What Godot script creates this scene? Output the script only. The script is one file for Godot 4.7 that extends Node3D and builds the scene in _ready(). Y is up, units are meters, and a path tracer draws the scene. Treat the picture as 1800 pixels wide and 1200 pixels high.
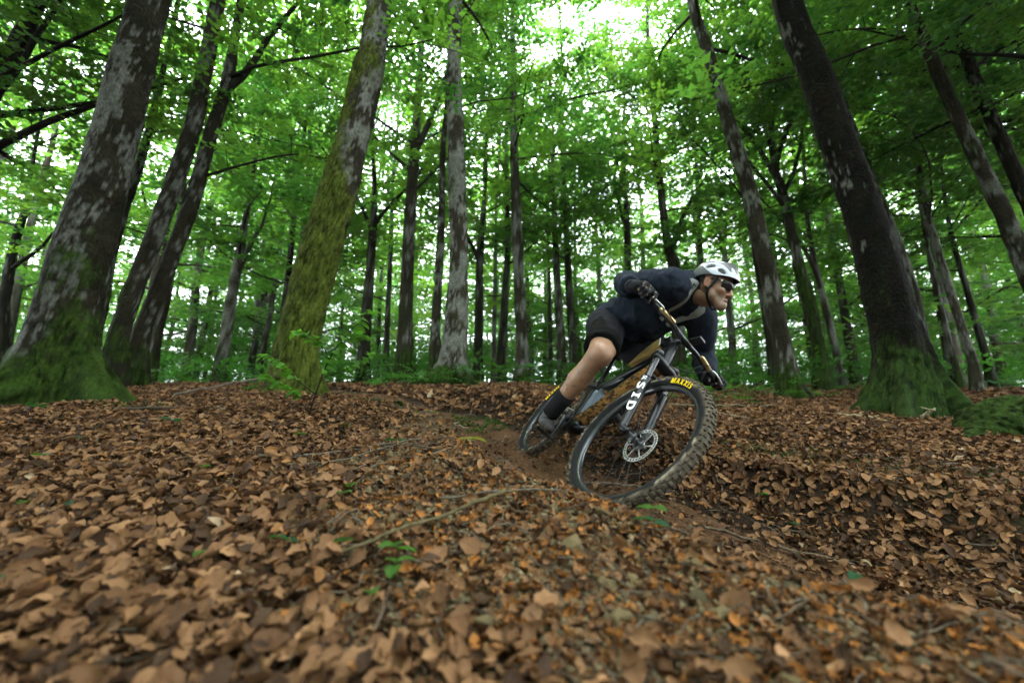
extends Node3D
# A mountain biker leaning through a bend in a beech wood, seen from low on the ground.

var rng := RandomNumberGenerator.new()
var n1 := FastNoiseLite.new()
var n2 := FastNoiseLite.new()
var n3 := FastNoiseLite.new()
var mats := {}
var used := {}
var sprays: Array[ArrayMesh] = []
var sprays_far: Array[ArrayMesh] = []
var litter: Array[ArrayMesh] = []
var tree_spots: Array[Vector4] = []   # x, z, radius of moss, flare


# A mesh under construction: vertices, colours, texture places, triangles.
class Shape:
	var v := PackedVector3Array()
	var c := PackedColorArray()
	var uv := PackedVector2Array()
	var i := PackedInt32Array()
	func add(p: Vector3, col := Color.WHITE, t := Vector2.ZERO) -> int:
		v.append(p)
		c.append(col)
		uv.append(t)
		return v.size() - 1
	func tri(a: int, b: int, d: int) -> void:
		i.append(a)
		i.append(b)
		i.append(d)
	func quad(a: int, b: int, d: int, e: int) -> void:
		tri(a, b, d)
		tri(a, d, e)
	func face(pts: Array, col := Color.WHITE) -> void:
		var first := v.size()
		for p in pts:
			add(p, col)
		for k in range(1, pts.size() - 1):
			tri(first, first + k, first + k + 1)
	# rows x cols lattice that is already in v from `first`
	func lattice(first: int, rows: int, cols: int, closed: bool) -> void:
		var last := cols if closed else cols - 1
		for r in rows - 1:
			for k in last:
				var a := first + r * cols + k
				var b := first + r * cols + (k + 1) % cols
				quad(a, b, b + cols, a + cols)
	func merge(o: Shape, t: Transform3D) -> void:
		var f := v.size()
		for p in o.v:
			v.append(t * p)
		c.append_array(o.c)
		uv.append_array(o.uv)
		for k in o.i:
			i.append(k + f)
	func mesh(flat := false) -> ArrayMesh:
		var vv := v
		var cc := c
		var uu := uv
		var ii := i
		if flat:
			vv = PackedVector3Array()
			cc = PackedColorArray()
			uu = PackedVector2Array()
			ii = PackedInt32Array()
			for k in i:
				ii.append(vv.size())
				vv.append(v[k])
				cc.append(c[k])
				uu.append(uv[k])
		var n := PackedVector3Array()
		n.resize(vv.size())
		for k in range(0, ii.size(), 3):
			var a := ii[k]
			var b := ii[k + 1]
			var d := ii[k + 2]
			var f := (vv[d] - vv[a]).cross(vv[b] - vv[a])
			n[a] += f
			n[b] += f
			n[d] += f
		for k in n.size():
			n[k] = n[k].normalized() if n[k].length_squared() > 1e-20 else Vector3.UP
		var arr := []
		arr.resize(Mesh.ARRAY_MAX)
		arr[Mesh.ARRAY_VERTEX] = vv
		arr[Mesh.ARRAY_NORMAL] = n
		arr[Mesh.ARRAY_COLOR] = cc
		arr[Mesh.ARRAY_TEX_UV] = uu
		arr[Mesh.ARRAY_INDEX] = ii
		var m := ArrayMesh.new()
		m.add_surface_from_arrays(Mesh.PRIMITIVE_TRIANGLES, arr)
		return m


func lin(r: float, g: float, b: float) -> Color:
	return Color(r, g, b)


func paint(r: float, g: float, b: float) -> Color:   # real-world base colour to the sRGB that albedo_color wants
	return Color(r, g, b).linear_to_srgb()


func numbered(called: String) -> String:
	if not used.has(called):
		used[called] = 0
		return called
	used[called] += 1
	return "%s_%03d" % [called, used[called]]


func thing(called: String, label: String, category: String, at := Vector3.ZERO, group := "") -> Node3D:
	var o := Node3D.new()
	o.name = numbered(called)
	add_child(o)
	o.position = at
	tag(o, label, category, group)
	return o


func tag(o: Node, label: String, category: String, group := "", kind := "") -> void:
	if label:
		o.set_meta("label", label)
	if category:
		o.set_meta("category", category)
	if group:
		o.set_meta("group", group)
	if kind:
		o.set_meta("kind", kind)


func part(called: String, mesh: Mesh, mat: Material, parent: Node = self, t := Transform3D()) -> MeshInstance3D:
	var o := MeshInstance3D.new()
	o.mesh = mesh
	o.material_override = mat
	o.transform = t
	if parent == self:
		o.name = numbered(called)
		add_child(o)
	else:
		var k := 0
		var nm := called
		while parent.has_node(nm):
			k += 1
			nm = "%s_%03d" % [called, k]
		o.name = nm
		parent.add_child(o, true)
	return o


func flock(called: String, mesh: Mesh, mat: Material, spots: Array[Transform3D], cols: PackedColorArray, parent: Node = self) -> MultiMeshInstance3D:
	var mm := MultiMesh.new()
	mm.transform_format = MultiMesh.TRANSFORM_3D
	mm.use_colors = true
	mm.mesh = mesh
	mm.instance_count = spots.size()
	for k in spots.size():
		mm.set_instance_transform(k, spots[k])
		mm.set_instance_color(k, cols[k])
	var o := MultiMeshInstance3D.new()
	o.multimesh = mm
	o.material_override = mat
	if parent == self:
		o.name = numbered(called)
		add_child(o)
	else:
		o.name = called
		parent.add_child(o, true)
	o.set_meta("kind", "stuff")
	return o


func mat(key: String, col: Color, rough := 0.8, metal := 0.0, vertex := false) -> StandardMaterial3D:
	if mats.has(key):
		return mats[key]
	var m := StandardMaterial3D.new()
	m.resource_name = key
	m.albedo_color = col
	m.roughness = rough
	m.metallic = metal
	m.vertex_color_use_as_albedo = vertex
	m.metallic_specular = 0.18 if rough > 0.55 and metal == 0.0 else 0.5
	mats[key] = m
	return m


func noise_map(seed_: int, freq: float, octaves: int, normal := false, size := 512) -> NoiseTexture2D:
	var t := NoiseTexture2D.new()
	var n := FastNoiseLite.new()
	n.seed = seed_
	n.frequency = freq
	n.fractal_octaves = octaves
	t.noise = n
	t.width = size
	t.height = size
	t.seamless = true
	t.as_normal_map = normal
	t.bump_strength = 6.0
	return t


func curve_points(pts: PackedVector3Array, rad: PackedFloat32Array, count: int) -> Array:
	# Catmull-Rom through pts, resampled evenly by parameter length
	var n := pts.size()
	var cum := PackedFloat32Array([0.0])
	for k in range(1, n):
		cum.append(cum[k - 1] + pts[k].distance_to(pts[k - 1]))
	var total := cum[n - 1]
	var out := PackedVector3Array()
	var rr := PackedFloat32Array()
	var seg := 0
	for q in count:
		var s := total * q / float(count - 1)
		while seg < n - 2 and s > cum[seg + 1]:
			seg += 1
		var t := clampf((s - cum[seg]) / maxf(cum[seg + 1] - cum[seg], 1e-5), 0.0, 1.0)
		var a := pts[maxi(seg - 1, 0)]
		var b := pts[seg]
		var c := pts[seg + 1]
		var d := pts[mini(seg + 2, n - 1)]
		out.append(b.cubic_interpolate(c, a, d, t))
		rr.append(lerpf(rad[seg], rad[seg + 1], t))
	return [out, rr]


func tube(s: Shape, pts: PackedVector3Array, rad: PackedFloat32Array, sides: int, col: Color, caps := true) -> void:
	var first := s.v.size()
	var up := Vector3.UP
	var dir0 := (pts[1] - pts[0]).normalized()
	if absf(dir0.dot(up)) > 0.9:
		up = Vector3.RIGHT
	var x := up.cross(dir0).normalized()
	for k in pts.size():
		var dir := (pts[mini(k + 1, pts.size() - 1)] - pts[maxi(k - 1, 0)]).normalized()
		x = (x - dir * x.dot(dir)).normalized()
		var y := dir.cross(x)
		for j in sides:
			var a := TAU * j / sides
			s.add(pts[k] + (x * cos(a) + y * sin(a)) * rad[k], col, Vector2(j / float(sides), k))
	for r in pts.size() - 1:
		for k in sides:
			var a := first + r * sides + k
			var b := first + r * sides + (k + 1) % sides
			s.quad(a, a + sides, b + sides, b)
	if caps:
		var c0 := s.add(pts[0], col)
		var c1 := s.add(pts[pts.size() - 1], col)
		var l := first + (pts.size() - 1) * sides
		for k in sides:
			s.tri(c0, first + k, first + (k + 1) % sides)
			s.tri(c1, l + (k + 1) % sides, l + k)


# ---------------------------------------------------------------- the lie of the land
const PROFILE := [[-60.0, -3.0], [-6.0, -0.75], [-2.0, -0.28], [0.0, -0.03], [0.5, 0.06], [0.75, 0.12], [0.95, 0.17], [1.3, 0.27], [1.9, 0.42], [2.8, 0.61], [4.0, 0.87], [6.0, 1.21], [8.0, 1.5], [12.0, 1.98], [20.0, 2.9], [40.0, 5.2], [160.0, 17.0]]
const TRAIL := [Vector2(-3.4, -5.9), Vector2(-1.5, -4.7), Vector2(-0.45, -3.95), Vector2(0.02, -3.3), Vector2(0.2, -2.6), Vector2(0.42, -2.02), Vector2(0.95, -1.62), Vector2(1.7, -1.3), Vector2(2.8, -0.9), Vector2(5.0, -0.3)]


func base_height(d: float) -> float:
	for k in range(1, PROFILE.size()):
		if d <= PROFILE[k][0]:
			var t: float = (d - PROFILE[k - 1][0]) / (PROFILE[k][0] - PROFILE[k - 1][0])
			return lerpf(PROFILE[k - 1][1], PROFILE[k][1], t)
	return 17.0


func trail_at(x: float, z: float) -> Vector3:   # distance from the trail's middle line, side (+ right of it), share of the way along it
	var p := Vector2(x, z)
	var best := 1e9
	var side := 1.0
	var way := 0.0
	for k in TRAIL.size() - 1:
		var a: Vector2 = TRAIL[k]
		var b: Vector2 = TRAIL[k + 1]
		var ab := b - a
		var t := clampf((p - a).dot(ab) / ab.length_squared(), 0.0, 1.0)
		var q := a + ab * t
		var d := p.distance_to(q)
		if d < best:
			best = d
			side = -1.0 if ab.cross(p - q) > 0.0 else 1.0
			way = k + t
	return Vector3(best, side, way)


func ground(x: float, z: float) -> float:
	var d := -z
	var h := base_height(d)
	var y := h
	if d > -3.0 and d < 14.0 and absf(x) < 12.0:
		var tr := trail_at(x, z)
		var deep := (0.27 + 0.1 * smoothstep(5.0, 6.3, tr.z)) * smoothstep(0.3, 2.6, tr.z)
		var terrace := 0.17 * smoothstep(0.1, 1.3, x) * (1.0 - smoothstep(6.5, 11.0, d))
		var off := 0.0
		if tr.y < 0.0:
			var wide := 0.64 + 0.18 * smoothstep(4.6, 6.6, tr.z)
			off = deep * (1.0 - smoothstep(0.2, wide, tr.x)) - 0.02 * exp(-pow((tr.x - wide) / 0.2, 2.0)) * smoothstep(1.5, 3.0, tr.z)
		else:
			var floor_ := deep * (1.0 - smoothstep(0.45, 0.85, tr.x + 0.15 * n1.get_noise_2d(x * 1.3, z * 1.3)))
			off = maxf(floor_, terrace * smoothstep(0.2, 0.6, tr.x))
		y = h - off
		y += 0.035 * n1.get_noise_2d(x * 0.7, z * 0.7) * smoothstep(0.3, 1.2, d) + 0.012 * n2.get_noise_2d(x * 4.0, z * 4.0)
	else:
		y += 0.25 * n1.get_noise_2d(x * 0.12, z * 0.12) * smoothstep(14.0, 22.0, d)
	return y


func ground_normal(x: float, z: float) -> Vector3:
	var e := 0.03
	return Vector3(ground(x - e, z) - ground(x + e, z), 2.0 * e, ground(x, z - e) - ground(x, z + e)).normalized()


func on_ground(x: float, z: float, lift := 0.0) -> Vector3:
	return Vector3(x, ground(x, z) + lift, z)


func _ready() -> void:
	rng.seed = 71
	n1.seed = 5
	n1.frequency = 1.0
	n1.fractal_octaves = 3
	n2.seed = 9
	n2.frequency = 1.0
	n2.fractal_octaves = 2
	n3.seed = 23
	n3.frequency = 1.0
	n3.fractal_type = FastNoiseLite.FRACTAL_RIDGED
	n3.fractal_octaves = 2
	# camera: a 16 mm lens on full frame, 45 cm above the slope, looking up a little
	var cam := Camera3D.new()
	cam.name = "camera"
	add_child(cam)
	cam.position = Vector3(0, 0.45, 0)
	cam.rotation_degrees = Vector3(13.0, 0, 0)
	cam.near = 0.05
	cam.far = 400.0
	cam.fov = 73.74
	var lens := CameraAttributesPhysical.new()
	lens.frustum_focal_length = 16.0
	lens.frustum_focus_distance = 2.35
	lens.exposure_aperture = 1.6
	lens.frustum_near = 0.05
	lens.frustum_far = 400.0
	cam.attributes = lens
	cam.current = true
	# overcast sky, exposed for the shade under the trees
	var sky_mat := ProceduralSkyMaterial.new()
	sky_mat.sky_top_color = Color(0.86, 0.9, 0.93)
	sky_mat.sky_horizon_color = Color(0.9, 0.93, 0.95)
	sky_mat.sky_curve = 0.2
	sky_mat.ground_bottom_color = Color(0.1, 0.12, 0.08)
	sky_mat.ground_horizon_color = Color(0.4, 0.45, 0.4)
	sky_mat.sun_angle_max = 0.0
	var env := Environment.new()
	env.background_mode = Environment.BG_SKY
	env.sky = Sky.new()
	env.sky.sky_material = sky_mat
	env.background_energy_multiplier = 1.0
	env.tonemap_mode = Environment.TONE_MAPPER_LINEAR
	env.tonemap_exposure = 14.0
	env.fog_enabled = true
	env.fog_light_color = Color(0.9, 0.96, 0.9)
	env.fog_density = 0.0005
	env.sdfgi_enabled = true
	env.ssao_enabled = true
	env.ssil_enabled = true
	var we := WorldEnvironment.new()
	we.name = "world"
	we.environment = env
	add_child(we)
	var sun := DirectionalLight3D.new()
	sun.name = "sun"
	add_child(sun)
	sun.rotation_degrees = Vector3(-68, 205, 0)
	sun.light_energy = 0.5
	sun.light_angular_distance = 20.0
	sun.light_color = Color(1.0, 0.97, 0.9)
	sun.shadow_enabled = true
	build_materials()
	build_leaves()
	build_trees()
	build_ground()
	build_litter()
	build_plants()
	build_bike()
	build_rider()


# ---------------------------------------------------------------- materials shared by the wood
func build_materials() -> void:
	var bark := mat("bark", Color.WHITE, 0.9, 0.0, true)
	bark.albedo_texture = noise_map(3, 0.035, 4)
	var ramp := Gradient.new()
	ramp.set_color(0, Color(0.55, 0.55, 0.55))
	ramp.set_color(1, Color(1.0, 1.0, 1.0))
	bark.albedo_texture.color_ramp = ramp
	bark.normal_enabled = true
	bark.normal_texture = noise_map(4, 0.03, 4, true)
	bark.normal_scale = 1.4
	bark.uv1_triplanar = true
	bark.uv1_world_triplanar = true
	bark.uv1_scale = Vector3(2.2, 1.1, 2.2)
	var leaf := mat("leaf", Color.WHITE, 0.5, 0.0, true)
	leaf.backlight_enabled = true
	leaf.backlight = Color(1.02, 1.08, 0.72)
	leaf.metallic_specular = 0.3
	leaf.cull_mode = BaseMaterial3D.CULL_DISABLED
	var dead := mat("dead_leaf", Color.WHITE, 0.62, 0.0, true)
	dead.cull_mode = BaseMaterial3D.CULL_DISABLED
	dead.metallic_specular = 0.2
	dead.backlight_enabled = true
	dead.backlight = Color(0.25, 0.2, 0.15)
	var moss := mat("moss", Color.WHITE, 0.95, 0.0, true)
	moss.cull_mode = BaseMaterial3D.CULL_DISABLED
	var soil := mat("soil", Color.WHITE, 0.95, 0.0, true)
	soil.albedo_texture = noise_map(31, 0.05, 5)
	soil.albedo_texture.color_ramp = ramp
	soil.normal_enabled = true
	soil.normal_texture = noise_map(32, 0.06, 5, true)
	soil.normal_scale = 1.2
	soil.uv1_triplanar = true
	soil.uv1_world_triplanar = true
	soil.uv1_scale = Vector3(1.6, 1.6, 1.6)
	var stone := mat("stone", Color.WHITE, 0.85, 0.0, true)
	stone.albedo_texture = noise_map(41, 0.03, 4)
	stone.albedo_texture.color_ramp = ramp
	stone.uv1_triplanar = true
	stone.uv1_scale = Vector3(6, 6, 6)


# ---------------------------------------------------------------- leaves
func leaf_shape(s: Shape, at: Vector3, dir: Vector3, side: Vector3, length: float, width: float, fold: float, col: Color, fine := true) -> void:
	var up := dir.cross(side).normalized()
	var m0 := s.add(at, col)
	var m2 := s.add(at + dir * length - up * length * 0.18, col)
	var m1 := s.add(at + dir * length * 0.52 - up * length * 0.02, col)
	if fine:
		var l1 := s.add(at + dir * length * 0.25 - side * width * 0.42 + up * fold * width, col)
		var l2 := s.add(at + dir * length * 0.62 - side * width * 0.46 + up * fold * width - up * length * 0.05, col)
		var r1 := s.add(at + dir * length * 0.25 + side * width * 0.42 + up * fold * width, col)
		var r2 := s.add(at + dir * length * 0.62 + side * width * 0.46 + up * fold * width - up * length * 0.05, col)
		s.tri(m0, l1, m1)
		s.tri(l1, l2, m1)
		s.tri(l2, m2, m1)
		s.tri(m0, m1, r1)
		s.tri(r1, m1, r2)
		s.tri(r2, m1, m2)
	else:
		var l := s.add(at + dir * length * 0.45 - side * width * 0.5 + up * fold * width, col)
		var r := s.add(at + dir * length * 0.45 + side * width * 0.5 + up * fold * width, col)
		s.tri(m0, l, m1)
		s.tri(l, m2, m1)
		s.tri(m0, m1, r)
		s.tri(r, m1, m2)


func spray_mesh(seed_: int, leaves: int, size: float, leaf_len: float, fine: bool) -> ArrayMesh:
	# a flat fan of twigs with alternate leaves, pointing along +x, lying in the xz plane
	var g := RandomNumberGenerator.new()
	g.seed = seed_
	var s := Shape.new()
	var twigs := 5
	var each := leaves / twigs
	for t in twigs:
		var a := (t - 2) * 0.42 + g.randf_range(-0.12, 0.12)
		var start := Vector3(size * 0.12 * absf(t - 2.0) * 0.6, 0, 0)
		var reach := size * (1.0 - 0.17 * absf(t - 2.0)) * g.randf_range(0.85, 1.1)
		var dir := Vector3(cos(a), g.randf_range(-0.12, 0.1), sin(a)).normalized()
		var across := Vector3.UP.cross(dir).normalized()
		for k in each:
			var f := (k + 0.6) / each
			var p := start + dir * reach * f + Vector3(0, -0.12 * size * f * f + g.randf_range(-0.02, 0.02) * size, 0)
			var sgn := 1.0 if k % 2 == 0 else -1.0
			var d := (dir * g.randf_range(0.5, 0.9) + across * sgn * g.randf_range(0.6, 1.0) + Vector3(0, g.randf_range(-0.45, 0.15), 0)).normalized()
			if k == each - 1:
				d = (dir + Vector3(0, -0.2, 0)).normalized()
			var up := Vector3(g.randf_range(-0.35, 0.35), 1.0, g.randf_range(-0.35, 0.35)).normalized()
			var side := d.cross(up).normalized()
			var len_ := leaf_len * g.randf_range(0.75, 1.2)
			var v := g.randf_range(0.8, 1.2)
			leaf_shape(s, p, d, side, len_, len_ * g.randf_range(0.56, 0.7), g.randf_range(0.05, 0.2), Color(v * g.randf_range(0.9, 1.12), v, v * 0.95), fine)
	return s.mesh()


func build_leaves() -> void:
	for k in 4:
		sprays.append(spray_mesh(100 + k, 35, 0.46, 0.075, true))
		sprays_far.append(spray_mesh(200 + k, 30, 0.72, 0.125, false))


# ---------------------------------------------------------------- trees
func trunk_mesh(pts: PackedVector3Array, rad: PackedFloat32Array, sides: int, rings: int, look: Dictionary, sd: float) -> ArrayMesh:
	var got := curve_points(pts, rad, rings)
	var cp: PackedVector3Array = got[0]
	var cr: PackedFloat32Array = got[1]
	var s := Shape.new()
	var flare: float = look.get("flare", 0.5)
	var fh: float = look.get("flare_height", 0.35)
	var lobes: float = look.get("lobes", 5.0)
	var mossy: float = look.get("moss", 0.6)
	var moss_h: float = look.get("moss_height", 0.9)
	var moss_col: Color = look.get("moss_color", Color(0.032, 0.058, 0.01))
	var lichen: float = look.get("lichen", 0.3)
	var tone: float = look.get("tone", 1.0)
	var dark := Color(0.024, 0.02, 0.0125) * tone
	var mid := Color(0.054, 0.046, 0.031) * tone
	var pale := Color(0.25, 0.25, 0.215) * clampf(tone, 0.7, 1.15)
	for k in rings:
		var t := (cp[mini(k + 1, rings - 1)] - cp[maxi(k - 1, 0)]).normalized()
		var x := Vector3.FORWARD.cross(t).normalized()
		x = Vector3.RIGHT if x.length() < 0.1 else x
		var y := t.cross(x)
		var h := cp[k].y - (pts[0].y + 0.3)
		for j in sides:
			var a := TAU * j / sides
			var dirv := x * cos(a) + y * sin(a)
			var q := cp[k] + dirv * cr[k]
			var w := Vector3(q.x, q.y, q.z) + Vector3(sd, 0, sd * 1.7)
			var lump := n1.get_noise_3d(w.x * 1.6, w.y * 0.8, w.z * 1.6)
			var fine := n2.get_noise_3d(w.x * 9.0, w.y * 9.0, w.z * 9.0)
			var ringy := n2.get_noise_3d(w.x * 3.0, w.y * 22.0, w.z * 3.0)
			var lobe := pow(0.5 + 0.5 * cos(lobes * a + sd * 3.0 + 2.2 * n1.get_noise_2d(sd, a * 0.5)), 2.4)
			var f := exp(-maxf(h, -0.1) / fh)
			var r := cr[k] * (1.0 + 0.1 * lump) + 0.008 * fine + 0.006 * ringy
			r += cr[k] * flare * f * (0.15 + 1.15 * lobe)
			# where moss, lichen and bare bark are
			var m := mossy * exp(-maxf(h, 0.0) / moss_h) * 1.5 + 0.55 * lump + 0.28 * n1.get_noise_3d(w.x * 4.0, w.y * 3.0, w.z * 4.0) - 0.35
			if look.has("moss_side"):
				m += 0.35 * dirv.dot(look["moss_side"])
			m = smoothstep(-0.05, 0.25, m + 0.25 * n2.get_noise_3d(w.x * 18.0, w.y * 14.0, w.z * 18.0)) * (1.0 if mossy > 0.0 else 0.0)
			var li := n1.get_noise_3d(w.x * 2.4 + 40.0, w.y * 1.7, w.z * 2.4) * 0.75 + 0.5 * n2.get_noise_3d(w.x * 14.0, w.y * 11.0, w.z * 14.0) + lichen - 0.56 + 0.12 * smoothstep(0.4, 2.5, h)
			li = smoothstep(0.02, 0.09, li)
			var bare := dark.lerp(mid, clampf(0.5 + 0.9 * n1.get_noise_3d(w.x * 5.0, w.y * 2.2, w.z * 5.0) + 0.6 * ringy, 0.0, 1.0))
			var col := bare.lerp(pale * (0.8 + 0.4 * fine), li * 0.85)
			var tuft := n2.get_noise_3d(w.x * 26.0, w.y * 20.0, w.z * 26.0)  # hollows between moss tufts are darkened in the colour, like crevice shade
			col = col.lerp(moss_col * clampf(0.85 + 0.9 * n2.get_noise_3d(w.x * 40.0, w.y * 34.0, w.z * 40.0) + 0.6 * tuft + 0.7 * n1.get_noise_3d(w.x * 7.0, w.y * 6.0, w.z * 7.0), 0.15, 2.0), m)
			r += m * (0.012 + 0.028 * maxf(tuft, -0.35))
			col.a = 1.0
			s.add(cp[k] + dirv * r, col, Vector2(a, h))
	for r in rings - 1:
		for k in sides:
			var a := r * sides + k
			var b := r * sides + (k + 1) % sides
			s.quad(a, a + sides, b + sides, b)
	return s.mesh()


func parse(line: String, z: float) -> Array:
	var pts := PackedVector3Array()
	var rad := PackedFloat32Array()
	for item in line.split(";"):
		var f := item.strip_edges().split(",")
		pts.append(Vector3(float(f[0]), float(f[1]), z))
		rad.append(float(f[2]))
	return [pts, rad]


func limb(parent: Node3D, from: Vector3, dir: Vector3, length: float, r0: float, spots: Array[Transform3D], look: Dictionary, level: float) -> void:
	# one bough with side twigs; leafy sprays lie along its outer part
	var pts := PackedVector3Array()
	var rad := PackedFloat32Array()
	var p := from
	var d := dir
	var steps := 7
	var far: bool = look.get("far", false)
	for k in steps + 1:
		pts.append(p)
		rad.append(lerpf(r0, r0 * 0.18 + 0.003, k / float(steps)))
		p += d * length / steps
		d = (d + Vector3(rng.randf_range(-0.2, 0.2), rng.randf_range(-0.12, 0.12) + level, rng.randf_range(-0.2, 0.2))).normalized()
	var s: Shape = look["bough_shape"] if far else Shape.new()
	tube(s, pts, rad, 5 if far else 7, Color(0.05, 0.042, 0.032) * float(look.get("tone", 1.0)), false)
	var gap: float = look.get("gap", 0.42)
	var size: float = look.get("spray", 1.0)
	var bare: float = look.get("bare", 0.2)
	var k := length * bare
	var flip := 1.0
	while k < length:
		var t := k / length * steps
		var i := mini(int(t), steps - 1)
		var q := pts[i].lerp(pts[i + 1], t - i)
		var along := (pts[i + 1] - pts[i]).normalized()
		var across := along.cross(Vector3.UP).normalized() * flip
		flip = -flip
		var sub := (along * 0.75 + across * rng.randf_range(0.6, 1.1) + Vector3(0, rng.randf_range(-0.15, 0.2), 0)).normalized()
		var sl := length * rng.randf_range(0.16, 0.36) * (1.1 - 0.5 * k / length) + 0.25
		var tip := q + sub * sl - Vector3(0, 0.08 * sl, 0)
		tube(s, PackedVector3Array([q, q.lerp(tip, 0.5) + Vector3(0, 0.03, 0), tip]), PackedFloat32Array([0.008, 0.006, 0.003]), 3, Color(0.045, 0.037, 0.028), false)
		var m := maxi(1, int(round(sl / (0.34 * size))))
		for j in m:
			var at := q.lerp(tip, (j + 0.5) / m)
			var heading := atan2(-sub.z, sub.x) + rng.randf_range(-0.9, 0.9)
			var b := Basis(Vector3.UP, heading) * Basis(Vector3(0, 0, 1), rng.randf_range(-0.3, 0.12)) * Basis(Vector3(1, 0, 0), rng.randf_range(-0.35, 0.35))
			spots.append(Transform3D(b.scaled(Vector3.ONE * size * rng.randf_range(0.8, 1.25)), at + Vector3(0, rng.randf_range(-0.08, 0.08), 0)))
		k += gap * rng.randf_range(0.7, 1.3)
	if not far:
		part("branch", s.mesh(), mats["bark"], parent)


func greens(count: int, tone: float) -> PackedColorArray:
	var c := PackedColorArray()
	for k in count:
		var v := rng.randf_range(0.75, 1.25) * tone
		var y := rng.randf_range(0.0, 1.0)
		c.append(Color(lerpf(0.062, 0.14, y) * v, lerpf(0.18, 0.265, y) * v, lerpf(0.066, 0.054, y) * v))
	return c


func crown(parent: Node3D, spots: Array[Transform3D], far: bool, tone := 1.0) -> void:
	if spots.is_empty():
		return
	var pool := sprays_far if far else sprays
	flock("crown", pool[rng.randi() % pool.size()], mats["leaf"], spots, greens(spots.size(), tone), parent)


func tree(label: String, z: float, line: String, look: Dictionary, group := "") -> Node3D:
	var got := parse(line, z)
	var pts: PackedVector3Array = got[0]
	var rad: PackedFloat32Array = got[1]
	var base := on_ground(pts[0].x, z)
	var o := thing(look.get("name", "beech_tree"), label, "tree", base, group)
	tree_spots.append(Vector4(base.x, base.z, rad[0], look.get("ground_moss", 0.6)))
	# carry the trunk down into the ground and up out of the picture
	var lp := PackedVector3Array()
	var lr := PackedFloat32Array()
	var first := pts[0]
	var drop := base.y - first.y
	lp.append(Vector3(0, -0.3, 0))
	lr.append(rad[0])
	for k in pts.size():
		var q := pts[k] - base
		if k == 0:
			q.y = maxf(q.y, 0.0) if drop <= 0.0 else 0.0
		if q.y < lp[lp.size() - 1].y + 0.08:
			continue
		lp.append(q)
		lr.append(rad[k])
	var last := lp[lp.size() - 1]
	var dir := (last - lp[lp.size() - 2]).normalized()
	dir = (dir + Vector3(0, 0.6, 0)).normalized()
	var extra: float = look.get("extra", 6.0)
	var r_end := lr[lr.size() - 1]
	lp.append(last + dir * extra * 0.5 + Vector3(0.1, 0, 0.1))
	lr.append(r_end * 0.7)
	lp.append(last + dir * extra)
	lr.append(r_end * 0.3)
	var sides: int = look.get("sides", 28)
	var rings: int = look.get("rings", 90)
	part("trunk", trunk_mesh(lp, lr, sides, rings, look, absf(base.x * 3.7) + absf(z)), mats["bark"], o)
	# boughs
	var got2 := curve_points(lp, lr, 60)
	var cp: PackedVector3Array = got2[0]
	var cr: PackedFloat32Array = got2[1]
	var from: float = look.get("crown_from", 5.0)
	var limbs: int = look.get("limbs", 12)
	var reach: float = look.get("reach", 3.2)
	var spots: Array[Transform3D] = []
	if look.get("far", false):
		look["bough_shape"] = Shape.new()
	var top := cp[59].y
	var turn := rng.randf() * TAU
	for k in limbs:
		var f := k / float(limbs)
		var y := lerpf(from, top - 0.3, f)
		var i := 0
		while i < 58 and cp[i].y < y:
			i += 1
		turn += 2.4
		var rise := lerpf(0.25, 0.9, f) + rng.randf_range(-0.2, 0.2)
		var dirv := Vector3(cos(turn), rise, sin(turn)).normalized()
		limb(o, cp[i], dirv, reach * lerpf(1.0, 0.5, f) * rng.randf_range(0.75, 1.2), cr[i] * 0.27 + 0.006, spots, look, -0.02)
	for e in look.get("boughs", []):    # boughs the photograph shows: height, direction, length, thickness
		var i := 0
		while i < 58 and cp[i].y < e[0]:
			i += 1
		limb(o, cp[i], Vector3(e[1], e[2], e[3]).normalized(), e[4], e[5], spots, look, e[6])
	if look.get("far", false):
		part("branches", look["bough_shape"].mesh(), mats["bark"], o).set_meta("kind", "stuff")
	crown(o, spots, look.get("far", false), look.get("green", 1.0))
	return o


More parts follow.
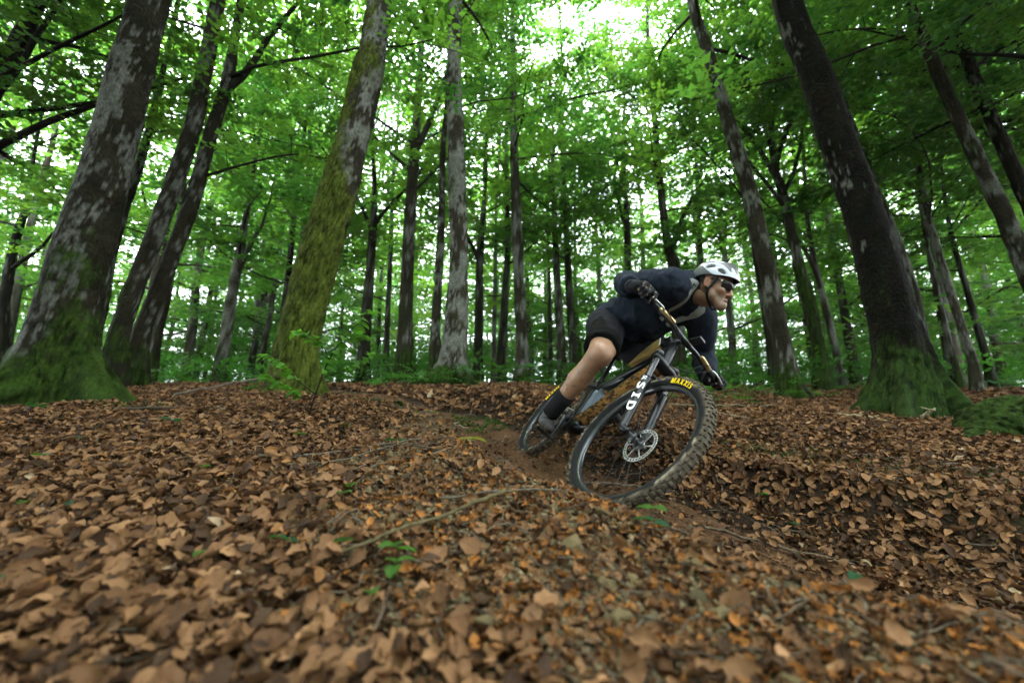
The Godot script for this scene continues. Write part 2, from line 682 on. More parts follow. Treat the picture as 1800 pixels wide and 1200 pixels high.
func build_trees() -> void:
	var pale_moss := Color(0.08, 0.102, 0.016)
	var near := {"sides": 104, "rings": 230}
	var deep := {"far": true, "sides": 14, "rings": 46, "crown_from": 2.6, "limbs": 13, "reach": 3.0, "spray": 1.25, "gap": 0.4, "moss": 0.5, "extra": 5.0, "flare": 0.35, "lichen": 0.35, "bare": 0.12}
	var middle := {"sides": 40, "rings": 120, "crown_from": 4.2, "limbs": 15, "reach": 3.2, "spray": 1.05, "gap": 0.25, "lichen": 0.3}
	tree("thick dark beech at the left with grey lichen blotches and a broad mossy foot", -3.7, "-3.66,0.88,0.238; -3.74,1.30,0.229; -3.76,1.86,0.213; -3.74,2.39,0.196; -3.71,3.08,0.181; -3.69,3.95,0.171; -3.66,4.84,0.167",
		near.merged({"name": "big_beech_tree", "flare": 1.6, "flare_height": 0.22, "lobes": 4.0, "moss": 0.75, "moss_height": 0.5, "lichen": 0.38, "tone": 0.62, "crown_from": 5.6, "extra": 7.0, "limbs": 12, "reach": 4.0, "ground_moss": 0.9}))
	tree("slender dark trunk nearer the thick left beech, front one of a leaning pair", -5.46, "-4.79,1.25,0.119; -4.86,1.71,0.105; -4.77,2.45,0.103; -4.59,3.48,0.103; -4.42,4.69,0.105; -4.39,5.72,0.101; -4.38,6.93,0.094",
		middle.merged({"sides": 56, "rings": 170, "tone": 0.75, "crown_from": 6.2, "moss": 0.4}, true))
	tree("slender dark trunk forking high up, right one of the leaning pair on the left", -5.73, "-4.80,1.40,0.123; -4.82,1.85,0.096; -4.65,2.71,0.095; -4.46,3.72,0.094; -4.36,4.76,0.088; -4.24,5.80,0.082; -4.24,7.03,0.057",
		middle.merged({"sides": 56, "rings": 170, "tone": 0.75, "crown_from": 4.6, "moss": 0.4, "limbs": 10, "boughs": [[2.95, 1.0, 0.28, 0.1, 2.2, 0.022, -0.1], [4.3, 0.7, 0.8, 0.0, 2.4, 0.06, 0.02]]}, true))
	tree("leaning beech thickly coated with yellow green moss, behind the small sapling", -4.6, "-2.18,0.98,0.2; -2.22,1.51,0.188; -2.12,2.26,0.19; -1.99,3.04,0.186; -1.83,3.94,0.176; -1.72,4.89,0.167; -1.65,5.91,0.144",
		near.merged({"name": "mossy_beech_tree", "flare": 0.75, "flare_height": 0.3, "lobes": 4.0, "moss": 1.12, "moss_height": 2.2, "moss_color": pale_moss, "moss_side": Vector3(-0.8, 0, 0.5), "lichen": 0.42, "tone": 0.95, "crown_from": 6.4, "extra": 7.0, "reach": 3.8, "limbs": 18, "ground_moss": 1.0}))
	tree("straight grey beech with pale patched foot and splayed mossy roots, left of picture's middle", -6.48, "-0.89,1.28,0.218; -0.84,1.95,0.185; -0.81,3.01,0.145; -0.85,4.15,0.137; -0.92,5.37,0.135; -0.98,6.70,0.120; -1.00,8.14,0.114",
		middle.merged({"sides": 64, "rings": 200, "flare": 1.7, "flare_height": 0.17, "moss": 0.75, "moss_height": 0.35, "lichen": 0.6, "tone": 1.1, "crown_from": 6.6, "reach": 4.0, "limbs": 19, "ground_moss": 1.0}, true))
	tree("thin brown stem growing close behind the straight grey beech with splayed roots", -6.96, "-1.15,1.41,0.112; -1.21,2.06,0.079; -1.19,3.20,0.064; -1.18,4.21,0.061; -1.20,5.51,0.049",
		middle.merged({"crown_from": 4.5, "limbs": 7, "reach": 2.0, "extra": 3.5}, true))
	tree("tall forked beech with rising limbs between the mossy trunk and the straight grey one", -8.95, "-2.13,1.69,0.186; -2.17,2.52,0.151; -2.19,3.98,0.133; -2.20,5.56,0.126; -2.18,6.82,0.111; -2.16,8.15,0.088; -2.15,10.06,0.066",
		middle.merged({"crown_from": 5.4, "limbs": 9, "boughs": [[5.0, 0.42, 1.0, 0.1, 5.0, 0.075, 0.03], [4.6, -0.8, 0.75, 0.1, 3.2, 0.045, 0.05], [4.2, 0.75, 0.7, 0.1, 2.8, 0.04, 0.05]]}, true))
	tree("slim straight beech just right of the picture's middle with a bough bending right", -9.48, "0.20,1.60,0.166; 0.21,2.64,0.128; 0.15,4.19,0.120; 0.09,5.86,0.118; 0.04,7.66,0.088; 0.04,9.60,0.078; 0.01,11.34,0.058",
		middle.merged({"lichen": 0.42, "crown_from": 4.6, "limbs": 11, "boughs": [[6.2, 1.0, 0.3, 0.1, 3.2, 0.045, 0.0], [5.2, 1.0, 0.05, 0.1, 2.4, 0.03, -0.05]]}, true))
	tree("pale slim stem ending in leaves, left of the rider's raised elbow", -12.41, "1.39,2.27,0.155; 1.37,3.31,0.134; 1.30,5.35,0.098; 1.25,7.53,0.077; 1.22,8.68,0.061", deep.merged({"tone": 1.1, "lichen": 0.4, "crown_from": 4.0, "limbs": 13, "extra": 2.0}, true))
	tree("dark greenish trunk with many fine limbs, beside the pale slim stem above the rider's leg", -13.42, "1.89,2.34,0.167; 1.84,3.55,0.128; 1.77,5.37,0.114; 1.74,7.30,0.099; 1.70,9.35,0.084; 1.67,11.99,0.068", deep.merged({"crown_from": 4.0}, true))
	tree("dark trunk forking into a narrow vase, right behind the mossy beech", -9.93, "-3.29,1.91,0.155; -3.31,2.74,0.127; -3.30,4.37,0.106; -3.31,5.52,0.096; -3.34,6.57,0.059; -3.47,7.83,0.040", deep.merged({"tone": 0.7, "crown_from": 4.4, "boughs": [[3.7, 0.5, 1.0, 0.0, 3.0, 0.055, 0.02], [3.5, -0.35, 1.0, 0.1, 2.8, 0.045, 0.02]]}, true))
	tree("thin far stem just left of the tall forked beech", -13.9, "-3.89,2.49,0.101; -3.95,4.40,0.087; -3.98,6.17,0.080; -4.06,9.02,0.065", deep)
	tree("dark twin stemmed trunk right of the straight grey beech with splayed roots", -11.43, "-0.89,2.08,0.137; -0.86,3.70,0.111; -0.86,5.61,0.100; -0.76,7.32,0.063; -0.74,9.13,0.049", deep.merged({"tone": 0.6, "crown_from": 4.0, "boughs": [[3.2, -0.4, 1.0, 0.0, 3.5, 0.06, 0.02]]}, true))
	tree("dark thin trunk immediately left of the slim beech at the picture's middle", -12.42, "-0.36,2.23,0.133; -0.24,3.98,0.105; -0.13,6.06,0.092; -0.14,7.72,0.077; -0.18,10.09,0.062", deep.merged({"tone": 0.65}, true))
	tree("thin whitish stem between two dark trunks left of the picture's middle", -13.92, "-0.58,2.41,0.079; -0.56,4.40,0.072; -0.54,6.54,0.065; -0.52,8.60,0.048", deep.merged({"tone": 1.7, "lichen": 0.6, "crown_from": 5.0, "limbs": 8}, true))
	tree("pale grey forked tree standing alone against the bright gap left of the mossy beech", -8.91, "-5.79,1.87,0.122; -5.78,2.62,0.106; -5.76,3.84,0.099; -5.73,4.73,0.081; -5.70,5.40,0.056; -5.69,6.22,0.037",
		deep.merged({"tone": 1.3, "lichen": 0.5, "crown_from": 2.6, "limbs": 9, "reach": 2.2, "spray": 1.1, "boughs": [[2.2, 0.4, 1.0, 0.1, 2.2, 0.06, 0.03]]}, true))
	tree("short brown stem showing between the leaning pair and the pale forked tree", -8.38, "-6.71,1.95,0.091; -6.72,2.49,0.080; -6.68,3.20,0.073; -6.70,4.23,0.057; -6.74,5.48,0.041", deep.merged({"crown_from": 2.8, "reach": 2.3}, true))
	tree("dark thin trunk half way between the pale forked tree and the mossy beech", -10.9, "-5.75,2.12,0.091; -5.74,2.97,0.081; -5.70,3.99,0.076; -5.71,5.69,0.072; -5.73,7.17,0.054", deep.merged({"tone": 0.75}, true))
	tree("grey stem rising close along the left edge of the mossy beech", -11.83, "-5.75,2.56,0.088; -5.87,4.78,0.091; -5.90,6.66,0.080; -5.96,8.30,0.059; -6.07,10.22,0.045", deep)
	tree("dark leaning stem that looks out behind the thick left beech", -6.24, "-5.91,1.41,0.074; -5.90,2.22,0.070; -5.89,3.54,0.068; -5.78,4.54,0.061; -5.71,5.61,0.050; -5.69,7.15,0.035", middle.merged({"tone": 0.55, "crown_from": 4.0, "limbs": 9}, true))
	tree("dark forked tree at the left edge of the picture, beyond the thick beech", -7.79, "-8.95,2.25,0.098; -9.13,3.09,0.080; -9.20,4.31,0.068; -9.16,4.78,0.052; -9.22,5.25,0.035", middle.merged({"tone": 0.5, "crown_from": 2.8, "boughs": [[2.0, 0.9, 0.7, 0.2, 1.8, 0.04, 0.0]]}, true))
	tree("huge almost black leaning beech on the right with a green mossy foot", -4.21, "3.65,0.66,0.227; 3.68,1.20,0.201; 3.65,1.88,0.184; 3.58,2.66,0.177; 3.46,3.51,0.162; 3.34,4.44,0.152; 3.16,5.44,0.144",
		near.merged({"name": "black_beech_tree", "flare": 0.9, "flare_height": 0.3, "lobes": 4.0, "moss": 0.85, "moss_height": 0.4, "moss_color": Color(0.03, 0.058, 0.012), "lichen": 0.08, "tone": 0.24, "crown_from": 6.2, "extra": 6.0, "limbs": 14, "reach": 3.6, "ground_moss": 0.9}))
	tree("pale straight stem peeping out along the right edge of the black leaning beech", -7.5, "6.94,1.32,0.082; 6.99,2.89,0.072; 6.88,3.95,0.071; 6.70,4.90,0.069; 6.43,6.54,0.070; 6.17,8.63,0.062; 6.11,9.34,0.054", middle.merged({"tone": 1.2, "lichen": 0.45, "crown_from": 5.5}, true))
	tree("tall grey beech leaning left, beside the rider's helmet", -6.52, "4.00,1.02,0.159; 3.99,1.37,0.130; 3.96,2.08,0.119; 3.89,3.25,0.116; 3.77,4.52,0.114; 3.55,5.89,0.104; 3.35,7.23,0.096; 3.21,8.18,0.086",
		middle.merged({"sides": 60, "rings": 180, "lichen": 0.36, "tone": 1.0, "reach": 4.2, "limbs": 19, "crown_from": 6.0, "moss": 0.7, "moss_height": 0.3, "flare": 0.6, "ground_moss": 0.9}, true))
	tree("greenish beech opening into a broom of bare upright limbs, left of the black beech", -8.5, "5.84,1.43,0.131; 5.87,2.30,0.112; 5.82,3.09,0.106; 5.72,4.10,0.099; 5.60,5.69,0.084; 5.54,6.27,0.070",
		middle.merged({"tone": 0.9, "moss": 0.7, "moss_height": 3.0, "crown_from": 5.4, "boughs": [[4.3, -0.45, 1.0, 0.0, 3.4, 0.06, 0.02], [4.5, 0.3, 1.0, 0.1, 3.4, 0.06, 0.02], [4.0, 0.55, 1.0, 0.1, 3.4, 0.05, 0.03], [4.6, -0.1, 1.0, 0.1, 3.2, 0.05, 0.02], [3.6, -0.6, 0.9, 0.2, 2.8, 0.045, 0.04]]}, true))
	tree("dark slim trunk close behind the tall grey beech by the helmet", -9.0, "5.24,1.49,0.087; 5.23,2.65,0.075; 5.20,4.00,0.073; 5.15,5.11,0.069; 5.07,6.00,0.049; 5.01,7.14,0.034", deep.merged({"tone": 0.7, "crown_from": 3.6}, true))
	tree("spotted thin stem between the greenish beech and the black one", -9.53, "6.97,1.41,0.082; 6.92,2.65,0.074; 6.83,3.85,0.067; 6.77,4.75,0.057; 6.80,5.89,0.043", deep.merged({"tone": 1.2, "lichen": 0.5, "crown_from": 3.0, "boughs": [[2.0, -0.3, 1.0, 0.2, 2.6, 0.05, 0.02]]}, true))
	tree("sturdy dark trunk with pale rings leaning in over the right edge", -5.24, "6.53,0.66,0.122; 6.44,1.66,0.106; 6.32,2.59,0.098; 6.20,3.41,0.088; 5.97,4.61,0.077; 5.82,5.53,0.070; 5.73,6.22,0.065; 5.69,6.67,0.060", middle.merged({"sides": 56, "rings": 170, "tone": 0.8, "crown_from": 4.6, "limbs": 14}, true))
	tree("black bare trunk crossing the upper right corner", -5.81, "7.50,0.75,0.110; 7.54,1.95,0.096; 7.44,2.99,0.091; 7.26,3.96,0.086; 7.09,5.20,0.080; 6.97,6.26,0.072; 6.94,7.35,0.064", middle.merged({"sides": 50, "rings": 150, "tone": 0.5, "lichen": 0.15, "crown_from": 4.4, "limbs": 14}, true))
	tree("white barked stem leaning left at the foot of the right edge's dark wood", -8.05, "8.26,1.16,0.077; 8.29,1.89,0.071; 8.24,2.41,0.068; 8.18,3.18,0.067; 8.10,4.26,0.058; 8.09,5.29,0.043", middle.merged({"tone": 1.7, "lichen": 0.6, "crown_from": 3.2, "limbs": 9, "moss": 0.2}, true))
	tree("thin spotted stem just left of the white barked one", -9.05, "8.92,1.25,0.060; 8.96,1.95,0.057; 8.92,2.72,0.054; 8.92,4.01,0.047; 8.94,5.07,0.039", deep.merged({"lichen": 0.55, "crown_from": 3.0}, true))
	tree("dark stem just right of the white barked one", -9.54, "10.12,1.36,0.082; 10.13,2.28,0.075; 10.09,3.26,0.064; 10.03,4.38,0.052; 10.01,5.46,0.041", deep.merged({"tone": 0.6, "crown_from": 2.6}, true))
	tree("brown tree with a low fork and leafy upper limbs, directly above the rider's shoulders", -10.5, "3.88,1.66,0.160; 3.98,3.43,0.147; 4.00,4.59,0.136; 3.87,5.54,0.107; 3.81,7.55,0.084; 3.81,9.12,0.071; 3.80,11.33,0.052", middle.merged({"crown_from": 4.4, "boughs": [[3.2, 0.6, 1.0, 0.0, 2.2, 0.08, 0.05]]}, true))
	tree("brown trunk splitting in two, above the rider's raised elbow", -12.46, "3.20,2.04,0.129; 3.30,3.99,0.117; 3.38,5.37,0.112; 3.44,6.81,0.098; 3.46,7.94,0.066; 3.49,9.71,0.051", deep.merged({"crown_from": 4.6, "boughs": [[4.7, -0.35, 1.0, 0.0, 3.0, 0.06, 0.02]]}, true))
	tree("thin dark stem behind the rider's helmet", -13.46, "5.67,2.17,0.101; 5.83,4.27,0.088; 5.97,6.14,0.082; 6.07,7.92,0.076; 6.16,9.80,0.061; 6.29,12.03,0.044", deep.merged({"tone": 0.7}, true))
	tree("dark spreading beech whose limbs reach in at the upper left corner", -4.9, "-7.3,0.95,0.2; -7.2,2.3,0.17; -7.0,3.4,0.15; -6.7,4.6,0.12; -6.4,5.8,0.09", middle.merged({"tone": 0.5, "crown_from": 3.2, "limbs": 16, "spray": 0.95, "reach": 3.0, "green": 0.8, "boughs": [[2.6, 0.8, 0.75, -0.25, 3.0, 0.06, 0.0], [3.0, 0.5, 0.9, -0.1, 3.0, 0.055, 0.02], [3.4, 0.9, 0.5, -0.4, 2.8, 0.045, 0.0]]}, true))
	tree("dark leafy beech at the right edge, its lowest boughs hanging behind the sturdy ringed trunk", -7.2, "10.2,1.2,0.16; 10.1,2.6,0.14; 9.9,4.2,0.12; 9.7,5.8,0.09", middle.merged({"tone": 0.5, "crown_from": 1.8, "limbs": 20, "reach": 3.2, "green": 0.8}, true))
	# broad crowns added over the path to shade it, trunks just outside the picture
	var over := Vector2(5.2, -1.2)
	var shade_beech := tree("leafy beech added beside the path to shade it, boughs spreading overhead", over.y, "5.2,0.2,0.2; 5.25,2.5,0.18; 5.2,4.5,0.15; 5.1,6.5,0.1", middle.merged({"tone": 0.5, "crown_from": 4.2, "limbs": 34, "reach": 3.9, "spray": 1.2, "extra": 4.0}, true), "beeches added to shade the path")
	for q in [Vector2(7.0, -3.6), Vector2(8.6, -5.6), Vector2(-5.2, -0.9), Vector2(-7.4, -3.2), Vector2(-3.6, 1.6)]:
		var o2: Node3D = shade_beech.duplicate()
		o2.name = numbered("beech_tree")
		add_child(o2)
		o2.position = on_ground(q.x, q.y, -0.1)
		o2.rotation.y = rng.randf() * TAU
	# the rest of the wood: the far trunks that nothing tells apart
	var protos: Array[Node3D] = []
	var far_label := "slender far beech trunk among bright green leaves deep in the wood"
	var far_group := "slender trees deep in the wood"
	var spots := far_spots()
	for k in 7:
		var p := spots[k]
		var y := ground(p.x, p.y)
		var r := rng.randf_range(0.09, 0.16)
		var lean := rng.randf_range(-0.4, 0.4)
		var h := rng.randf_range(7.0, 10.0)
		var line := "%.2f,%.2f,%.3f; %.2f,%.2f,%.3f; %.2f,%.2f,%.3f; %.2f,%.2f,%.3f" % [p.x, y, r * 1.2, p.x + lean * 0.3, y + 1.5, r, p.x + lean * 0.8 + rng.randf_range(-0.15, 0.15), y + h * 0.55, r * 0.8, p.x + lean, y + h, r * 0.5]
		protos.append(tree(far_label, p.y, line, deep.merged({"name": "far_beech_tree", "sides": 10, "rings": 34, "tone": rng.randf_range(0.8, 1.6), "lichen": rng.randf_range(0.2, 0.55), "crown_from": [1.3, 2.0, 2.6, 1.2, 2.3, 1.6, 3.0][k], "limbs": 15, "reach": 3.3, "spray": 1.4, "gap": 0.39, "green": rng.randf_range(0.85, 1.2)}, true), far_group))
	for k in range(7, spots.size()):
		var o: Node3D = protos[k % 7].duplicate()
		o.name = numbered("far_beech_tree")
		add_child(o)
		o.position = on_ground(spots[k].x, spots[k].y, -0.1)
		o.rotation.y = rng.randf() * TAU
		o.scale = Vector3.ONE * rng.randf_range(0.85, 1.25)


func far_spots() -> Array[Vector2]:
	var out: Array[Vector2] = []
	var tries := 0
	while out.size() < 165 and tries < 6000:
		tries += 1
		var d := lerpf(11.0, 46.0, pow(rng.randf(), 1.15))
		var p := Vector2(rng.randf_range(-1.65, 1.65) * d, -d)
		var ok := true
		for t in tree_spots:
			if p.distance_to(Vector2(t.x, t.y)) < 1.7:
				ok = false
		for q in out:
			if p.distance_to(q) < 1.5 + 0.03 * d:
				ok = false
		# keep the nearer ones out of the line of the trunks that the photograph shows
		if d < 15.0 and absf(p.x / d) < 0.75:
			ok = false
		if ok:
			out.append(p)
	# unseen wood at both sides and behind the camera, added thick to block light
	for k in 120:
		var a := TAU * (k + rng.randf_range(-0.3, 0.3)) / 120.0
		var r := lerpf(5.0, 30.0, pow(rng.randf(), 1.3))
		var q := Vector2(cos(a) * r, sin(a) * r + 1.5)
		if q.y > 4.2 - 0.12 * absf(q.x):
			out.append(q)
	return out


# ---------------------------------------------------------------- ground, trail, litter
func moss_and_shade_at(x: float, z: float) -> float:
	var m := 0.0
	for t in tree_spots:
		var d := Vector2(x - t.x, z - t.y).length()
		if d < 3.0:
			m = maxf(m, t.w * (1.0 - smoothstep(t.z * 1.1, t.z * 2.1 + 0.22, d + 0.25 * n1.get_noise_2d(x * 2.5, z * 2.5))))
	var q := Geometry2D.get_closest_point_to_segment(Vector2(x, z), Vector2(1.4, -2.8), Vector2(2.5, -1.8))  # mossy right bank, the band spread wide and dense to paint in its shade
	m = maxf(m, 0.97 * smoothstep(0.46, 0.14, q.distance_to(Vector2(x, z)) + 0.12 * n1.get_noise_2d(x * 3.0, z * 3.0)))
	return clampf(m, 0.0, 1.0)


func build_ground() -> void:
	for q in [Vector4(-2.75, -3.35, 0.12, 0.9), Vector4(-0.95, -3.72, 0.16, 0.9), Vector4(-0.35, -4.0, 0.08, 0.7), Vector4(-1.75, -4.1, 0.15, 0.9)]:
		tree_spots.append(q)
	var s := Shape.new()
	var cols := 190
	var rows := 230
	for r in rows:
		var u := r / float(rows - 1)
		var d := -4.0 + 4.6 * u / 0.12 if u < 0.12 else 0.6 + 139.4 * (exp(5.2 * (u - 0.12) / 0.88) - 1.0) / (exp(5.2) - 1.0)
		for k in cols:
			var w := k / float(cols - 1) * 2.0 - 1.0
			var x := 130.0 * sinh(5.4 * w) / sinh(5.4)
			var y := ground(x, -d)
			var c := Color(0.035, 0.022, 0.013)
			if d > 6.5 or absf(x) > 7.0:
				c = c.lerp(Color(0.12, 0.062, 0.034), 0.6 + 0.4 * n2.get_noise_2d(x * 3.0, d * 3.0))
			if d < 4.0 and d > 0.3:
				c = c.lerp(Color(0.14, 0.092, 0.05), 0.8 * stony(x, -d))
			var moss := moss_and_shade_at(x, -d) if d > 1.0 and d < 16.0 else 0.0
			c = c.lerp(Color(0.035, 0.06, 0.012), moss)  # moss green round the trees; along the right bank also painted shade
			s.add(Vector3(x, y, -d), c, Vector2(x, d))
	for r in rows - 1:
		for k in cols - 1:
			var a := r * cols + k
			s.quad(a, a + cols, a + cols + 1, a + 1)
	var g := part("ground", s.mesh(), mats["soil"])
	tag(g, "leaf covered forest floor rising away from the camera", "", "", "structure")
	# the worn earth of the trail, a sheet on the ground
	var t := Shape.new()
	var way := Curve2D.new()
	for k in TRAIL.size():
		var a: Vector2 = TRAIL[maxi(k - 1, 0)]
		var b: Vector2 = TRAIL[mini(k + 1, TRAIL.size() - 1)]
		way.add_point(TRAIL[k], (a - b) / 6.0, (b - a) / 6.0)
	var long := way.get_baked_length()
	var n := 150
	for r in n:
		var at := long * r / float(n - 1)
		var p := way.sample_baked(at)
		var q := way.sample_baked(minf(at + 0.02, long))
		var p0 := way.sample_baked(maxf(at - 0.02, 0.0))
		var side := (q - p0).normalized().orthogonal()
		for k in 11:
			var w := (k / 10.0 - 0.5) * 2.0
			var half := (0.36 if w > 0.0 else 0.36 + 0.2 * smoothstep(0.5, 2.0, at) * smoothstep(5.0, 3.8, at)) + 0.1 * n1.get_noise_2d(at * 2.0 + 7.0 * signf(w), 3.0)
			var o := p + side * w * half
			var lift := 0.006 + 0.006 * n2.get_noise_2d(o.x * 11.0, o.y * 11.0) if absf(w) < 0.95 else -0.02
			t.add(on_ground(o.x, o.y, lift), Color(0.125, 0.066, 0.034) * (1.0 + 0.35 * n2.get_noise_2d(o.x * 7.0, o.y * 7.0)), Vector2(w, at))
	t.lattice(0, n, 11, false)
	var path := part("dirt_path", t.mesh(), mats["soil"])
	tag(path, "bare brown earth of the trail curving down past the bicycle's wheels", "", "", "structure")


func curled_leaf(sd: int, fine: bool) -> ArrayMesh:
	# a dry beech leaf, 1 long, curled across and bent along, with a wavy edge
	var g := RandomNumberGenerator.new()
	g.seed = sd
	var rows := 9 if fine else 5
	var cols := 7 if fine else 4
	var curl := g.randf_range(0.4, 3.0) * (1.0 if g.randf() > 0.25 else -1.0)
	var bend := g.randf_range(-1.4, 2.0)
	var twist := g.randf_range(-0.9, 0.9)
	var wave := g.randf_range(0.03, 0.09)
	var wide := g.randf_range(0.27, 0.36)
	var s := Shape.new()
	for r in rows:
		var t := r / float(rows - 1)
		var w := wide * pow(sin(PI * clampf(pow(t, 0.85) * 0.97 + 0.02, 0.0, 1.0)), 0.75) + 0.008
		w *= 1.0 + 0.12 * sin(t * 19.0 + sd)
		for k in cols:
			var u := k / float(cols - 1) * 2.0 - 1.0
			var a := u * curl * 0.5
			var across := Vector3(0, 0, 1) * (sin(a) / (curl * 0.5)) * w + Vector3(0, 1, 0) * ((1.0 - cos(a)) / absf(curl * 0.5)) * w
			across = across.rotated(Vector3.RIGHT, twist * (t - 0.5))
			var ang := bend * (t - 0.5)
			var along := Vector3(sin(ang) / bend if absf(bend) > 0.05 else t - 0.5, (1.0 - cos(ang)) / bend if absf(bend) > 0.05 else 0.0, 0)
			var ripple := wave * sin(t * 14.0 + u * 2.0 + sd) * absf(u)
			var tint := 1.0 - 0.22 * (1.0 - absf(u)) * (1.0 if k == cols / 2 else 0.4)
			tint *= g.randf_range(0.9, 1.1)
			s.add(along + across + Vector3(0, ripple, 0), Color(tint, tint, tint), Vector2(u, t))
	s.lattice(0, rows, cols, false)
	return s.mesh()


func dead_tint() -> Color:
	var k := rng.randf()
	var c := Color(0.085, 0.04, 0.018).lerp(Color(0.235, 0.124, 0.058), rng.randf())
	if k < 0.25:
		c = Color(0.045, 0.024, 0.013)
	elif k < 0.28:
		c = Color(0.22, 0.1, 0.035)
	elif k > 0.993:
		c = Color(0.32, 0.23, 0.14)
	return c * rng.randf_range(0.75, 1.2)


func litter_amount(x: float, z: float) -> float:
	var tr := trail_at(x, z)
	var f := 1.0
	if tr.z > 0.4:
		f *= lerpf(0.012 + 0.3 * smoothstep(5.4, 6.4, tr.z), 1.0, smoothstep(0.28 + (0.2 if tr.y < 0.0 and tr.z < 4.0 else 0.0), 0.7 if tr.y < 0.0 else 0.75, tr.x + 0.2 * n1.get_noise_2d(x * 2.0, z * 2.0)))
	# the stony shoulder of the berm carries few whole leaves
	var shoulder := stony(x, z)
	f *= 1.0 - 0.96 * shoulder
	return f * (1.0 - 0.9 * moss_and_shade_at(x, z))


func stony(x: float, z: float) -> float:
	var tr := trail_at(x, z)
	if tr.y > 0.0 or tr.z < 2.2:
		return 0.0
	var wide := lerpf(0.85, 1.4, smoothstep(3.0, 5.5, tr.z))
	return (1.0 - smoothstep(wide * 0.75, wide * 1.25, tr.x + 0.3 * n1.get_noise_2d(x * 1.7, z * 1.7))) * smoothstep(0.25, 0.4, tr.x)


func lie(x: float, z: float, size: float, lift: float, tilt := 0.5) -> Transform3D:
	var n := ground_normal(x, z)
	var b := Basis(Quaternion(Vector3.UP, n)) * Basis(Vector3.UP, rng.randf() * TAU) * Basis(Vector3.RIGHT, rng.randfn(0.0, tilt)) * Basis(Vector3.BACK, rng.randfn(0.0, tilt))
	return Transform3D(b.scaled(Vector3.ONE * size), on_ground(x, z, lift))


func build_litter() -> void:
	var ground_node := get_node("ground")
	var fine: Array[ArrayMesh] = []
	for k in 12:
		fine.append(curled_leaf(500 + k, true))
	for k in 8:
		litter.append(curled_leaf(700 + k, false))
	# the nearest leaves, each a piece of the forest floor
	var tones: Array[StandardMaterial3D] = []
	for k in 14:
		var m: StandardMaterial3D = mats["dead_leaf"].duplicate()
		m.albedo_color = dead_tint().linear_to_srgb()
		tones.append(m)
	var placed := 0
	while placed < 300:
		var d := rng.randf_range(0.58, 1.25)
		var x := rng.randf_range(-1.25, 1.2) * d
		if rng.randf() > litter_amount(x, -d):
			continue
		var t := lie(x, -d, rng.randf_range(0.045, 0.074), 0.014 + rng.randf() * 0.028, 0.5)
		part("fallen_leaf", fine[rng.randi() % 12], tones[rng.randi() % 14], ground_node, t)
		placed += 1
	# all the other leaves
	var bins: Array = []
	var cols: Array = []
	for k in 8:
		var empty: Array[Transform3D] = []
		bins.append(empty)
		cols.append(PackedColorArray())
	var zones := [[0.45, 1.3, 4300.0, 0.045, 0.04], [1.3, 2.4, 4100.0, 0.045, 0.04], [2.4, 4.2, 2500.0, 0.05, 0.034], [4.2, 7.0, 650.0, 0.085, 0.025], [7.0, 12.0, 220.0, 0.12, 0.02]]
	for zone in zones:
		var half: float = minf(1.25 * float(zone[1]), 10.0)
		var count := int((float(zone[1]) - float(zone[0])) * 2.0 * half * float(zone[2]))
		for k in count:
			var d := rng.randf_range(zone[0], zone[1])
			var x := rng.randf_range(-half, half)
			if absf(x) > 1.25 * d + 0.15 or rng.randf() > litter_amount(x, -d):
				continue
			var b := rng.randi() % 8
			bins[b].append(lie(x, -d, float(zone[3]) * rng.randf_range(0.65, 1.2), rng.randf() * float(zone[4]), 0.55))
			cols[b].append(dead_tint())
	var o := thing("leaf_litter", "brown dry beech leaves covering the forest floor", "leaf litter")
	o.set_meta("kind", "stuff")
	for b in 8:
		flock("leaves" if b == 0 else "leaves_%03d" % b, litter[b], mats["dead_leaf"], bins[b], cols[b], o)
	build_crumbs()


func stone_mesh(sd: int, detail: int) -> ArrayMesh:
	var g := RandomNumberGenerator.new()
	g.seed = sd
	# a chipped pebble: a sphere cut by a few planes
	var cuts := []
	for k in 12:
		var n := Vector3(g.randfn(), g.randfn() * 0.9, g.randfn()).normalized()
		cuts.append([n, g.randf_range(0.42, 0.85)])
	var s := Shape.new()
	var rows := detail + 1
	var cols := detail * 2
	for r in rows:
		var th := PI * r / detail
		for k in cols:
			var ph := TAU * k / cols
			var p := Vector3(sin(th) * cos(ph), cos(th), sin(th) * sin(ph))
			var q := 1.0
			for c in cuts:
				var dd: float = p.dot(c[0])
				if dd > 0.01:
					q = minf(q, c[1] / dd)
			s.add(p * q * Vector3(0.75, 0.42, 0.6), Color.WHITE)
	for r in rows - 1:
		for k in cols:
			var a := r * cols + k
			var b := r * cols + (k + 1) % cols
			s.quad(a, b, b + cols, a + cols)
	return s.mesh(true)


